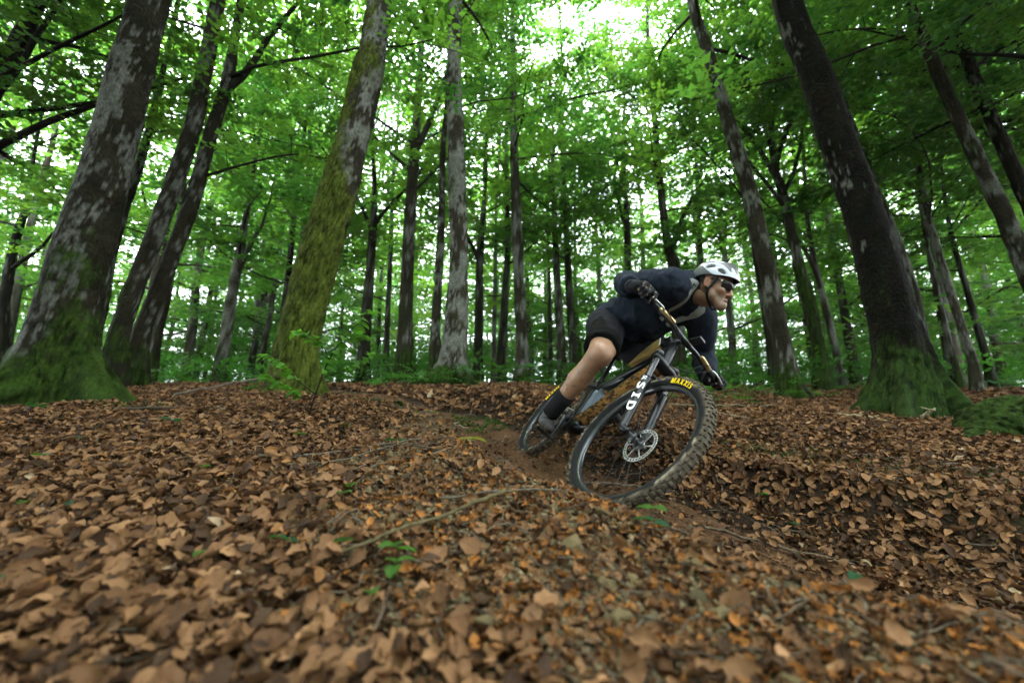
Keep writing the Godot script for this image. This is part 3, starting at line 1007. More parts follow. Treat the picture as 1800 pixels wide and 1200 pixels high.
func build_crumbs() -> void:
	var ground_node := get_node("ground")
	var stones: Array[ArrayMesh] = []
	for k in 6:
		stones.append(stone_mesh(900 + k, 5))
	var tones := []
	for c in [Color(0.15, 0.11, 0.05), Color(0.1, 0.08, 0.044), Color(0.18, 0.135, 0.068), Color(0.115, 0.092, 0.056), Color(0.145, 0.1, 0.05)]:
		var m: StandardMaterial3D = mats["stone"].duplicate()
		m.albedo_color = c.linear_to_srgb()
		tones.append(m)
	var placed := 0
	while placed < 250:
		var d := rng.randf_range(0.62, 2.1)
		var x := rng.randf_range(-0.9, 1.2) * d
		if rng.randf() > stony(x, -d) + 0.015:
			continue
		var size := rng.randf_range(0.02, 0.046) * (1.0 if rng.randf() < 0.85 else 1.4)
		part("stone", stones[rng.randi() % 6], tones[rng.randi() % 5], ground_node, lie(x, -d, size, size * 0.02, 0.35))
		placed += 1
	# grit, bud scales and leaf scraps, too many to tell apart
	var grit: Array[Transform3D] = []
	var grit_c := PackedColorArray()
	var scraps: Array[Transform3D] = []
	var scraps_c := PackedColorArray()
	for k in 130000:
		var d := lerpf(0.5, 3.6, pow(rng.randf(), 1.3))
		var x := rng.randf_range(-1.1, 1.25) * d
		var st := stony(x, -d)
		var tr := trail_at(x, -d)
		var on_trail := 0.13 if tr.x < (0.72 if tr.y < 0.0 and tr.z < 4.2 else 0.5) and tr.z > 0.6 and tr.z < 6.0 else 0.0
		if rng.randf() > (on_trail if on_trail > 0.0 else maxf(0.75 * st, 0.5)):
			continue
		if rng.randf() < 0.08 + 0.4 * maxf(st, on_trail):
			grit.append(lie(x, -d, rng.randf_range(0.006, 0.017), 0.003, 0.4))
			grit_c.append(Color(0.23, 0.18, 0.1) * rng.randf_range(0.5, 1.35))
		else:
			scraps.append(lie(x, -d, rng.randf_range(0.012, 0.034), rng.randf() * 0.012, 0.6))
			var c := dead_tint()
			if rng.randf() < 0.22 * st:
				c = Color(0.3, 0.12, 0.03) * rng.randf_range(0.6, 1.2)
			scraps_c.append(c)
	var g := flock("gravel", stones[2], mats["stone"], grit, grit_c)
	tag(g, "small olive grey grit strewn over the earth shoulder beside the trail", "gravel", "", "stuff")
	var sc := flock("leaf_scraps", litter[3], mats["dead_leaf"], scraps, scraps_c)
	tag(sc, "orange brown bud scales and broken leaf bits on the earth beside the trail", "leaf scraps", "", "stuff")


# ---------------------------------------------------------------- small plants, sticks, moss
func green_leaf(length: float, sd: int) -> ArrayMesh:
	# a soft green beech leaf, base at the origin, pointing along +x, with a folded midrib and side veins
	var g := RandomNumberGenerator.new()
	g.seed = sd
	var s := Shape.new()
	for r in 8:
		var t := r / 7.0
		var w := 0.36 * length * pow(sin(PI * clampf(pow(t, 0.8) * 0.97 + 0.02, 0.0, 1.0)), 0.7) + 0.0008
		w *= 1.0 + 0.06 * sin(t * 40.0)
		for k in 5:
			var u := k / 4.0 * 2.0 - 1.0
			var y := 0.12 * length * absf(u) * w / (0.36 * length) - 0.25 * length * t * t + 0.012 * length * sin(t * 22.0 + absf(u) * 3.0)
			var tint := 1.15 if k == 2 else 1.0
			s.add(Vector3(t * length, y, u * w), Color(tint, tint, tint))
	s.lattice(0, 8, 5, false)
	return s.mesh()


func green_mat(key: String, r: float, g: float, b: float) -> StandardMaterial3D:
	if mats.has(key):
		return mats[key]
	var m: StandardMaterial3D = mats["leaf"].duplicate()
	m.resource_name = key
	m.albedo_color = paint(r, g, b)
	mats[key] = m
	return m


func stem_of(o: Node3D, called: String, pts: PackedVector3Array, r0: float, r1: float, col := Color(0.05, 0.035, 0.025)) -> void:
	var rad := PackedFloat32Array()
	for k in pts.size():
		rad.append(lerpf(r0, r1, k / float(pts.size() - 1)))
	var got := curve_points(pts, rad, 12)
	var s := Shape.new()
	tube(s, got[0], got[1], 6, col)
	part(called, s.mesh(), mats["bark"], o)


func build_plants() -> void:
	var m_young := green_mat("young_leaf", 0.06, 0.155, 0.025)
	var m_deep := green_mat("deep_leaf", 0.025, 0.085, 0.035)
	var leafs: Array[ArrayMesh] = []
	for k in 4:
		leafs.append(green_leaf(1.0, 40 + k))
	var m_sap := green_mat("sapling_leaf", 0.1, 0.24, 0.035)
	# the sapling in front of the mossy beech
	var root := on_ground(-1.28, -2.86)
	var o := thing("beech_sapling", "small leafy beech sapling with a bent thin stem in front of the mossy trunk", "sapling", root)
	var tips := [
		[Vector3(0, -0.03, 0), Vector3(0.045, 0.15, 0.0), Vector3(0.075, 0.25, 0.01), Vector3(0.11, 0.37, 0.0), Vector3(0.19, 0.49, 0.03), Vector3(0.3, 0.6, 0.06), Vector3(0.37, 0.66, 0.1)],
		[Vector3(0.045, 0.15, 0.0), Vector3(-0.04, 0.22, 0.05), Vector3(-0.12, 0.31, 0.13), Vector3(-0.2, 0.36, 0.19)],
		[Vector3(0.075, 0.25, 0.01), Vector3(0.23, 0.33, -0.05), Vector3(0.34, 0.42, -0.09)],
		[Vector3(0.11, 0.37, 0.0), Vector3(0.08, 0.47, 0.1), Vector3(-0.02, 0.51, 0.2)],
		[Vector3(0.05, 0.17, 0.0), Vector3(-0.03, 0.12, -0.02), Vector3(-0.16, 0.2, -0.02), Vector3(-0.27, 0.26, 0.02)],
		[Vector3(0.19, 0.49, 0.03), Vector3(0.25, 0.5, 0.03), Vector3(0.33, 0.5, 0.06)]]
	for k in tips.size():
		var pts := PackedVector3Array(tips[k])
		stem_of(o, "stem" if k == 0 else "twig", pts, 0.006 if k == 0 else 0.0035, 0.0015, Color(0.03, 0.022, 0.016))
		var n := 30 if k == 0 else 22
		for j in n:
			var f := lerpf(0.38, 1.0, j / float(n - 1)) * (pts.size() - 1)
			var i := mini(int(f), pts.size() - 2)
			var at := pts[i].lerp(pts[i + 1], f - i)
			var dir := (pts[i + 1] - pts[i]).normalized()
			var side := 1.0 if j % 2 == 0 else -1.0
			var yaw := atan2(-dir.z, dir.x) + side * rng.randf_range(0.5, 1.3)
			var b := Basis(Vector3.UP, yaw) * Basis(Vector3.RIGHT, rng.randf_range(-0.65, 0.65)) * Basis(Vector3.BACK, rng.randf_range(-0.45, 0.35))
			part("leaf", leafs[rng.randi() % 4], m_sap, o, Transform3D(b.scaled(Vector3.ONE * rng.randf_range(0.045, 0.075)), at + Vector3(0, rng.randf_range(-0.01, 0.02), 0)))
	# green leaves and seedlings on the brown litter
	seedling("bright three leaved seedling on the litter, nearest to the camera's lower left centre", Vector2(-0.24, -1.02), 0.055, 3, m_young)
	seedling("dark glossy ivy like leaf pair left of the bright three leaved seedling", Vector2(-0.5, -1.07), 0.06, 2, m_deep)
	seedling("blue green broad leaf lying between the seedlings in the lower left centre", Vector2(-0.39, -1.06), 0.06, 1, m_deep)
	seedling("yellow green seedling low in the foreground, left of the stony shoulder", Vector2(-0.225, -0.96), 0.05, 3, m_young)
	seedling("pair of green leaves held over the stones in the middle foreground", Vector2(0.36, -1.25), 0.06, 2, m_young)
	seedling("bluish seedling leaf under the pair of green leaves among the stones", Vector2(0.33, -1.13), 0.055, 2, m_deep)
	seedling("blurred green leaf standing on the right foreground of the berm", Vector2(0.75, -1.08), 0.06, 2, m_young)
	seedling("dark green leaf lying flat at the lower right corner of the berm", Vector2(0.65, -0.93), 0.045, 1, m_deep)
	seedling("large soft bright leaf at the bottom edge of the picture", Vector2(-0.24, -0.86), 0.06, 1, m_young)
	seedling("single pale green leaf on the litter at the far left", Vector2(-1.7, -1.71), 0.085, 1, m_young)
	seedling("fresh green leaf on the litter left of the stony shoulder's top", Vector2(-0.47, -1.38), 0.055, 2, m_young)
	seedling("blue green leaf beside the grey twigs left of the trail", Vector2(-0.46, -1.85), 0.055, 2, m_deep)
	seedling("green leaf on the litter behind the front wheel's lower right", Vector2(1.18, -2.2), 0.055, 1, m_young)
	seedling("small dark leaf right of the front wheel, nearer the camera", Vector2(1.17, -2.0), 0.05, 2, m_deep)
	seedling("cluster of dark little leaves on the litter left of the sapling", Vector2(-1.85, -2.5), 0.07, 4, m_deep)
	seedling("small green leaf pair on the litter below the sapling", Vector2(-1.0, -2.2), 0.05, 2, m_young)
	seedling("shaded green leaf in the lower left corner", Vector2(-0.95, -0.93), 0.06, 1, m_deep)
	seedling("low green sprig at the foot of the thick left beech", Vector2(-3.0, -2.9), 0.09, 5, m_deep)
	for k in 16:
		var d := rng.randf_range(0.95, 3.2)
		var x := rng.randf_range(-1.05, 0.75) * d
		seedling("small green leaf lying among the brown beech leaves", Vector2(x, -d), rng.randf_range(0.03, 0.048), 1 + k % 2, m_young if k % 3 else m_deep, "small green leaves scattered on the litter")
	var yellow := green_mat("yellow_leaf", 0.2, 0.19, 0.05)
	seedling("curled olive yellow leaf on the dark earth beside the trail", Vector2(-0.16, -1.88), 0.075, 3, yellow)
	# sticks
	stick("bleached dead branch lying on the litter between sapling and splayed roots", [Vector2(-1.0, -3.98), Vector2(-0.7, -3.9), Vector2(-0.38, -3.75)], 0.018, Color(0.3, 0.23, 0.16))
	stick("long thin grey twig crossing the stony shoulder in the foreground", [Vector2(-0.2, -1.32), Vector2(0.05, -1.35), Vector2(0.25, -1.42), Vector2(0.38, -1.46)], 0.004, Color(0.17, 0.14, 0.1))
	stick("olive brown twig pointing to the lower left across the stony shoulder", [Vector2(-0.02, -1.34), Vector2(-0.15, -1.22), Vector2(-0.33, -1.1), Vector2(-0.4, -1.04)], 0.006, Color(0.15, 0.12, 0.06))
	stick("crooked grey twig tangle left of the trail, upper one", [Vector2(-0.95, -1.72), Vector2(-0.75, -1.82), Vector2(-0.55, -2.0), Vector2(-0.4, -2.05), Vector2(-0.2, -2.25)], 0.005, Color(0.19, 0.16, 0.12))
	stick("crooked grey twig tangle left of the trail, lower one", [Vector2(-0.8, -1.66), Vector2(-0.62, -1.7), Vector2(-0.5, -1.84), Vector2(-0.3, -1.9)], 0.004, Color(0.16, 0.13, 0.09))
	stick("pale stick on the terrace at the foot of the tall grey beech", [Vector2(2.0, -4.6), Vector2(1.8, -4.3), Vector2(1.95, -3.75)], 0.014, Color(0.3, 0.24, 0.15))
	stick("long grey branch lying behind the front wheel towards the tall grey beech", [Vector2(1.55, -5.0), Vector2(2.1, -4.75), Vector2(2.7, -4.6)], 0.016, Color(0.2, 0.16, 0.1))
	stick("short peeled stick standing at the foot of the black beech", [Vector2(3.32, -3.72), Vector2(3.34, -3.7), Vector2(3.4, -3.68)], 0.014, Color(0.42, 0.35, 0.22), 0.09)
	stick("curved peeled stick on the litter left of the black beech", [Vector2(2.72, -3.85), Vector2(2.86, -3.75), Vector2(2.92, -3.6)], 0.012, Color(0.4, 0.33, 0.2))
	stick("thin twig on the trail's leaves right of the front wheel", [Vector2(0.75, -1.9), Vector2(1.0, -1.83), Vector2(1.22, -1.75)], 0.006, Color(0.16, 0.12, 0.08))
	stick("twig lying behind the spokes of the front wheel", [Vector2(0.35, -2.4), Vector2(0.55, -2.35), Vector2(0.75, -2.25)], 0.008, Color(0.2, 0.16, 0.11))
	stick("dark thin branch on the litter near the thick left beech", [Vector2(-2.6, -3.0), Vector2(-2.1, -3.1), Vector2(-1.7, -3.0)], 0.01, Color(0.09, 0.07, 0.05))
	stick("grey fallen branch rising from the litter between the left beech and the pair", [Vector2(-2.9, -3.9), Vector2(-2.5, -4.2), Vector2(-2.2, -4.5)], 0.012, Color(0.17, 0.14, 0.1), 0.2)
	stick("pale twig lying flat at the left edge of the litter", [Vector2(-2.4, -2.25), Vector2(-2.1, -2.3), Vector2(-1.75, -2.35)], 0.008, Color(0.2, 0.16, 0.12))
	stick("grey stick poking up at the right edge of the berm", [Vector2(0.78, -1.1), Vector2(0.77, -1.12), Vector2(0.76, -1.13)], 0.006, Color(0.22, 0.19, 0.14), 0.05)
	# countless small twigs
	var st := Shape.new()
	tube(st, PackedVector3Array([Vector3(-0.5, 0, 0), Vector3(-0.15, 0.03, 0.05), Vector3(0.2, 0.0, -0.02), Vector3(0.5, 0.04, 0.04)]), PackedFloat32Array([0.022, 0.02, 0.016, 0.008]), 5, Color.WHITE)
	var at: Array[Transform3D] = []
	var cs := PackedColorArray()
	for k in 1300:
		var d := lerpf(0.7, 7.0, pow(rng.randf(), 1.5))
		var x := rng.randf_range(-1.2, 1.2) * d
		at.append(lie(x, -d, rng.randf_range(0.03, 0.075) * (1.0 + 0.5 * d), 0.02, 0.12))
		cs.append(Color(0.15, 0.115, 0.08) * rng.randf_range(0.5, 1.5))
	var tw := flock("fallen_twigs", st.mesh(), mats["bark"], at, cs)
	tag(tw, "small dead twigs scattered through the brown litter", "twigs", "", "stuff")
	build_moss()
	build_undergrowth()


func seedling(label: String, p: Vector2, size: float, leaves: int, m: Material, group := "") -> void:
	var o := thing("seedling", label, "seedling", on_ground(p.x, p.y, 0.02), group)
	var turn := rng.randf() * TAU
	var s := Shape.new()
	tube(s, PackedVector3Array([Vector3(0, -0.03, 0), Vector3(0.002, 0.01, 0.002), Vector3(0, 0.028, 0)]), PackedFloat32Array([0.0014, 0.0012, 0.001]), 5, Color(0.06, 0.05, 0.02))
	part("stem", s.mesh(), mats["bark"], o)
	for k in leaves:
		turn += TAU / leaves + rng.randf_range(-0.4, 0.4)
		var b := Basis(Vector3.UP, turn) * Basis(Vector3.BACK, rng.randf_range(-0.05, 0.35)) * Basis(Vector3.RIGHT, rng.randf_range(-0.3, 0.3))
		part("leaf", green_leaf(size * rng.randf_range(0.65, 0.95), rng.randi() % 90), m, o, Transform3D(b, Vector3(0, 0.028 - 0.004 * k, 0)))


func stick(label: String, way: Array, r: float, col: Color, rise := 0.0) -> void:
	var o := on_ground(way[0].x, way[0].y)
	var pts := PackedVector3Array()
	for k in way.size():
		pts.append(on_ground(way[k].x, way[k].y, 0.02 + r + rise * k / float(way.size() - 1)) - o)
	var rad := PackedFloat32Array()
	for k in pts.size():
		rad.append(r * lerpf(1.0, 0.55, k / float(pts.size() - 1)))
	var got := curve_points(pts, rad, 18)
	var cp: PackedVector3Array = got[0]
	var cr: PackedFloat32Array = got[1]
	for k in cp.size():
		cp[k] += Vector3(rng.randfn(), rng.randfn() * 0.6, rng.randfn()) * r * 0.6
		cr[k] *= rng.randf_range(0.85, 1.15)
	var s := Shape.new()
	tube(s, cp, cr, 8, col)
	for k in 2:   # stubs of side twigs
		var i := rng.randi_range(4, 14)
		var d := Vector3(rng.randfn(), 0.5, rng.randfn()).normalized()
		tube(s, PackedVector3Array([cp[i], cp[i] + d * r * 2.5, cp[i] + d * r * 4.5]), PackedFloat32Array([r * 0.5, r * 0.4, r * 0.15]), 5, col)
	var t := part("fallen_stick", s.mesh(), mats["bark"], self, Transform3D(Basis(), o))
	tag(t, label, "stick")


func build_stump() -> void:
	var at := on_ground(3.35, -3.15)
	var c := Clay.new(Vector3(-0.7, -0.25, -0.5), Vector3(0.8, 0.42, 0.5), 0.018)
	c.egg(Vector3(0.05, 0.0, 0), Basis(), Vector3(0.3, 0.24, 0.27), 0.1)
	c.bone(Vector3(0, 0.05, 0), Vector3(-0.5, -0.1, 0.18), 0.13, 0.05, 0.1)
	c.bone(Vector3(0.1, 0.08, 0), Vector3(0.65, 0.1, -0.25), 0.14, 0.1, 0.1)
	c.bone(Vector3(0.1, 0.05, 0.05), Vector3(0.3, -0.12, 0.4), 0.13, 0.06, 0.1)
	var s := Shape.new()
	c.skin(s, func(p: Vector3) -> Color:
		var t := n2.get_noise_3d(p.x * 24.0, p.y * 24.0, p.z * 24.0)
		return Color(0.03, 0.055, 0.011) * clampf(0.8 + 1.4 * t + 0.6 * n1.get_noise_3d(p.x * 5.0, p.y * 5.0, p.z * 5.0), 0.15, 2.0), Transform3D(), func(p: Vector3) -> Vector3:
			return p + p.normalized() * (0.022 * n2.get_noise_3d(p.x * 20.0, p.y * 20.0, p.z * 20.0) + 0.05 * n1.get_noise_3d(p.x * 3.0, p.y * 3.0, p.z * 3.0)))
	var o := part("mossy_stump", s.mesh(), mats["bark"], self, Transform3D(Basis(), at))
	tag(o, "low moss covered stump with spreading roots right of the huge black beech", "stump")


func build_moss() -> void:
	build_stump()
	# short fuzzy blades on the ground about the tree feet
	var s := Shape.new()
	var g := RandomNumberGenerator.new()
	g.seed = 77
	for k in 16:
		var a := g.randf() * TAU
		var d := Vector3(cos(a), g.randf_range(0.5, 1.6), sin(a)).normalized()
		var p := Vector3(g.randf_range(-0.35, 0.35), 0, g.randf_range(-0.35, 0.35))
		var w := d.cross(Vector3.UP).normalized() * 0.09
		s.face([p - w, p + d * 0.55 - w * 0.6, p + d * 0.9 + Vector3(0, -0.1, 0), p + d * 0.5 + w * 0.6, p + w], Color.WHITE * g.randf_range(0.75, 1.25))
	var at: Array[Transform3D] = []
	var cs := PackedColorArray()
	for t in tree_spots:
		if t.y < -10.5 or t.w < 0.5 or t.y > -3.0:
			continue
		var many := int(1500.0 * t.w * minf(t.z / 0.25, 1.3) * minf(1.0, 4.0 / absf(t.y)))
		for k in many:
			var a := rng.randf() * TAU
			var r := t.z + rng.randf() * (t.z * 1.4 + 0.3)
			var x := t.x + cos(a) * r
			var z := t.y + sin(a) * r
			if rng.randf() > moss_and_shade_at(x, z):
				continue
			at.append(lie(x, z, rng.randf_range(0.02, 0.045), 0.0, 0.2))
			cs.append(Color(0.042, 0.075, 0.014) * rng.randf_range(0.6, 1.4))
	var m := flock("moss", s.mesh(), mats["moss"], at, cs)
	tag(m, "green moss spread over the ground round the feet of the trees", "moss", "", "stuff")


func build_undergrowth() -> void:
	# low beech regrowth that hides the forest floor beyond the crest
	var at: Array[Transform3D] = []
	var cs := PackedColorArray()
	for k in 9200:
		var d := lerpf(8.0, 48.0, pow(rng.randf(), 0.9))
		var x := rng.randf_range(-1.65, 1.65) * d
		if n1.get_noise_2d(x * 0.35, d * 0.35) < -0.02 and d < 24.0:
			continue
		var b := Basis(Vector3.UP, rng.randf() * TAU) * Basis(Vector3.BACK, rng.randf_range(-0.1, 0.6))
		at.append(Transform3D(b.scaled(Vector3.ONE * rng.randf_range(0.6, 1.3)), on_ground(x, -d, rng.randf_range(0.05, 0.25 + 0.095 * maxf(d - 7.0, 0.0)))))
		var v := rng.randf_range(0.8, 1.3)
		cs.append(Color(0.05, 0.15, 0.03) * v)
	for k in 30000:
		var d := lerpf(20.0, 58.0, pow(rng.randf(), 0.9))
		var x := rng.randf_range(-1.65, 1.65) * d
		var up := rng.randf_range(0.3, 1.0) * rng.randf() * (2.5 + 0.2 * d)
		if n1.get_noise_3d(x * 0.3, up * 0.5, d * 0.3) < -0.1:
			continue
		var b := Basis(Vector3.UP, rng.randf() * TAU) * Basis(Vector3.BACK, rng.randf_range(-0.3, 0.3))
		at.append(Transform3D(b.scaled(Vector3.ONE * rng.randf_range(1.2, 2.0)), on_ground(x, -d, up)))
		cs.append(Color(0.055, 0.19, 0.03) * rng.randf_range(0.8, 1.3))
	# leafy sprigs close to the tree feet
	for q in [Vector3(-1.35, -5.9, 0.5), Vector3(-1.9, -6.6, 0.6), Vector3(-0.6, -6.2, 0.35), Vector3(-3.6, -6.8, 0.6), Vector3(-2.55, -4.9, 0.3), Vector3(3.2, -6.2, 0.5), Vector3(4.6, -6.8, 0.5), Vector3(2.2, -5.4, 0.3), Vector3(-6.2, -7.2, 0.7), Vector3(1.2, -7.4, 0.6)]:
		for k in 14:
			var b := Basis(Vector3.UP, rng.randf() * TAU) * Basis(Vector3.BACK, rng.randf_range(0.0, 0.6))
			at.append(Transform3D(b.scaled(Vector3.ONE * rng.randf_range(0.25, 0.5)), on_ground(q.x + rng.randfn() * q.z, q.y + rng.randfn() * q.z * 0.6, rng.randf_range(0.02, 0.22))))
			cs.append(Color(0.055, 0.16, 0.04) * rng.randf_range(0.7, 1.2))
	var u := flock("undergrowth", sprays_far[1], mats["leaf"], at, cs)
	tag(u, "low bright green regrowth covering the ground between the far trunks", "undergrowth", "", "stuff")


# ---------------------------------------------------------------- the mountain bike, built upright along +x and then leaned into the bend
const AXLE_F := Vector3(1.18, 0.37, 0)
const AXLE_R := Vector3(0, 0.37, 0)
const BB := Vector3(0.433, 0.335, 0)
const STEER_AT := Vector3(1.14, 0.352, 0)
const STEER_UP := Vector3(-0.399, 0.917, 0)


func bike_place() -> Transform3D:
	return Transform3D(Basis(Vector3.UP, -1.36664) * Basis(Vector3.BACK, -0.16655) * Basis(Vector3.RIGHT, -0.69117), Vector3(0.0611, 0.3979, -3.1858))


func steer_turn() -> Transform3D:
	var b := Basis(STEER_UP.normalized(), 0.15263)
	return Transform3D(b, STEER_AT - b * STEER_AT)


func rod(called: String, pts: Array, r: Array, sides: int, m: Material, o: Node3D, smooth := 0, t := Transform3D()) -> MeshInstance3D:
	var pp := PackedVector3Array(pts)
	var rr := PackedFloat32Array(r)
	if smooth:
		var got := curve_points(pp, rr, smooth)
		pp = got[0]
		rr = got[1]
	var s := Shape.new()
	tube(s, pp, rr, sides, Color.WHITE)
	return part(called, s.mesh(), m, o, t)


func lathe_z(s: Shape, profile: Array, sides: int, col := Color.WHITE) -> void:
	# closed profile of (radius, z) pairs spun about z
	var n := profile.size()
	var first := s.v.size()
	for k in sides:
		var a := TAU * k / sides
		for q in profile:
			s.add(Vector3(q[0] * cos(a), q[0] * sin(a), q[1]), col)
	for k in sides:
		for j in n:
			var a := first + k * n + j
			var b := first + k * n + (j + 1) % n
			var c := first + ((k + 1) % sides) * n + j
			var d := first + ((k + 1) % sides) * n + (j + 1) % n
			s.quad(a, c, d, b)


func block(s: Shape, t: Transform3D, size: Vector3, col := Color.WHITE, taper := 1.0) -> void:
	var h := size * 0.5
	var p := []
	for y in [-1, 1]:
		var k := taper if y > 0 else 1.0
		for q in [Vector2(-1, -1), Vector2(1, -1), Vector2(1, 1), Vector2(-1, 1)]:
			p.append(t * Vector3(q.x * h.x * k, y * h.y, q.y * h.z * k))
	for f in [[0, 1, 2, 3], [7, 6, 5, 4], [4, 5, 1, 0], [5, 6, 2, 1], [6, 7, 3, 2], [7, 4, 0, 3]]:
		s.face([p[f[3]], p[f[2]], p[f[1]], p[f[0]]], col)


func build_wheel(o: Node3D, called: String, at: Transform3D, letters_at: float, disc: bool) -> void:
	var w := Node3D.new()
	w.name = called
	o.add_child(w)
	w.transform = at
	# tyre: carcass with muddy tread and knobs
	var s := Shape.new()
	var around := 150
	var cross := 18
	var mud := Color(0.095, 0.077, 0.058)
	var pale := Color(0.36, 0.31, 0.22)
	var rubber := Color(0.013, 0.013, 0.014)
	for k in around:
		var a := TAU * k / around
		for j in cross:
			var q := TAU * j / cross
			var out_ := cos(q)
			var r := 0.339 + 0.029 * out_
			var z := 0.03 * sin(q)
			var p := Vector3(r * cos(a), r * sin(a), z)
			var n := n2.get_noise_3d(p.x * 30.0, p.y * 30.0, z * 60.0 + r)
			var c := rubber
			var edge := 0.16 + 0.22 * n + 0.12 * n1.get_noise_2d(a * 4.0, signf(z))
			c = c.lerp(mud * (0.8 + 0.5 * n), smoothstep(edge - 0.1, edge + 0.25, out_))
			c = c.lerp(pale, 0.7 * smoothstep(0.12, 0.0, absf(out_ - edge - 0.05)) * smoothstep(-0.2, 0.2, n1.get_noise_2d(a * 2.5, 4.0 + signf(z))))
			s.add(p, c)
	s.lattice(0, around, cross, true)
	var f := (around - 1) * cross
	for j in cross:
		s.quad(f + j, f + (j + 1) % cross, (j + 1) % cross, j)
	for k in 92:
		var a := TAU * k / 92.0
		for row in ([-0.62, 0.62, -0.16, 0.16] if k % 2 == 0 else [-0.82, 0.82, -0.36, 0.36]):
			var q: float = row * 1.25
			var dirv := Vector3(cos(a) * cos(q), sin(a) * cos(q), sin(q))
			var c := Vector3(cos(a), sin(a), 0) * 0.339 + dirv * 0.032
			var tang := Vector3(-sin(a), cos(a), 0)
			var b := Basis(tang, dirv, tang.cross(dirv))
			var col := mud * rng.randf_range(0.45, 1.25)
			block(s, Transform3D(b, c), Vector3(0.0125, 0.0085, 0.011 if absf(row) > 0.5 else 0.014), col, 0.8)
	part("tyre", s.mesh(), mats["rubber"], w)
	# rim
	var rs := Shape.new()
	lathe_z(rs, [[0.322, -0.0165], [0.322, -0.012], [0.316, -0.011], [0.314, 0.0], [0.316, 0.011], [0.322, 0.012], [0.322, 0.0165], [0.306, 0.0155], [0.297, 0.008], [0.296, 0.0], [0.297, -0.008], [0.306, -0.0155]], 120)
	part("rim", rs.mesh(), mats["rim"], w)
	# hub and spokes
	var hs := Shape.new()
	lathe_z(hs, [[0.028, -0.028], [0.031, -0.026], [0.031, -0.023], [0.014, -0.018], [0.013, 0.02], [0.026, 0.024], [0.026, 0.028], [0.012, 0.03], [0.009, 0.052], [0.003, 0.052], [0.003, -0.052], [0.009, -0.052], [0.012, -0.03]], 28)
	part("hub", hs.mesh(), mats["black_metal"], w)
	var one := CylinderMesh.new()
	one.top_radius = 0.0009
	one.bottom_radius = 0.0009
	one.height = 1.0
	one.radial_segments = 6
	one.rings = 1
	for k in 28:
		var z := 0.026 if k % 2 == 0 else -0.025
		var a := TAU * k / 28.0
		var b := a + (1.0 if (k / 2) % 2 == 0 else -1.0) * 1.35
		var p := Vector3(cos(b) * 0.028, sin(b) * 0.028, z)
		var q := Vector3(cos(a) * 0.298, sin(a) * 0.298, z * 0.1)
		var y := q - p
		var x := y.cross(Vector3.BACK).normalized()
		part("spoke", one, mats["black_metal"], w, Transform3D(Basis(x, y, x.cross(y).normalized()), (p + q) * 0.5))
	# valve
	var vs := Shape.new()
	tube(vs, PackedVector3Array([Vector3(-0.05, -0.294, 0), Vector3(-0.043, -0.25, 0)]), PackedFloat32Array([0.003, 0.0025]), 8, Color.WHITE)
	part("valve", vs.mesh(), mats["black_metal"], w)
	if disc:
		var ds := Shape.new()
		var zc := -0.036
		for ring in [[0.0905, 0.0855], [0.077, 0.072]]:
			lathe_z(ds, [[ring[0], zc - 0.001], [ring[0], zc + 0.001], [ring[1], zc + 0.001], [ring[1], zc - 0.001]], 72)
		for k in 30:   # the bridges between the slots of the brake track
			var a := TAU * k / 30.0
			var b := Basis(Vector3.BACK, a + 0.35)
			block(ds, Transform3D(b, Vector3(cos(a), sin(a), 0) * 0.0812 + Vector3(0, 0, zc)), Vector3(0.011, 0.0075, 0.0019))
		for k in 6:
			var a := TAU * k / 6.0
			tube(ds, PackedVector3Array([Vector3(cos(a) * 0.02, sin(a) * 0.02, zc), Vector3(cos(a + 0.22) * 0.05, sin(a + 0.22) * 0.05, zc), Vector3(cos(a + 0.3) * 0.074, sin(a + 0.3) * 0.074, zc)]), PackedFloat32Array([0.004, 0.003, 0.003]), 6, Color.WHITE)
		lathe_z(ds, [[0.024, zc - 0.003], [0.024, zc + 0.003], [0.012, zc + 0.003], [0.012, zc - 0.003]], 30)
		part("brake_disc", ds.mesh(), mats["steel"], w)
	# yellow lettering on the right sidewall, letter by letter along the tyre
	var word := "MAXXIS"
	var widths := [1.25, 1.1, 1.05, 1.05, 0.55, 1.0]
	var at_angle := letters_at
	for k in word.length():
		var tm := TextMesh.new()
		tm.text = word[k]
		var font := SystemFont.new()
		font.font_names = PackedStringArray(["Droid Sans"])
		font.font_weight = 800
		tm.font = font
		tm.font_size = 32
		tm.pixel_size = 0.00086
		tm.depth = 0.0012
		at_angle -= widths[k] * 0.5 * 0.027 / 0.336
		var a := at_angle
		at_angle -= widths[k] * 0.5 * 0.027 / 0.336
		var radial := Vector3(cos(a), sin(a), 0)
		# the sidewall leans outwards; the letter lies flat on it
		var q := 1.78
		var nrm := (radial * cos(q) + Vector3(0, 0, sin(q))).normalized()
		var right := Vector3(sin(a), -cos(a), 0)
		var up := nrm.cross(right).normalized()
		var bold := Basis(right * 1.2, up * 1.3, nrm)
		part("letter", tm, mats["yellow_print"], w, Transform3D(bold, Vector3(cos(a), sin(a), 0) * (0.339 + 0.0285 * cos(q)) + Vector3(0, 0, 0.0306 * sin(q))))


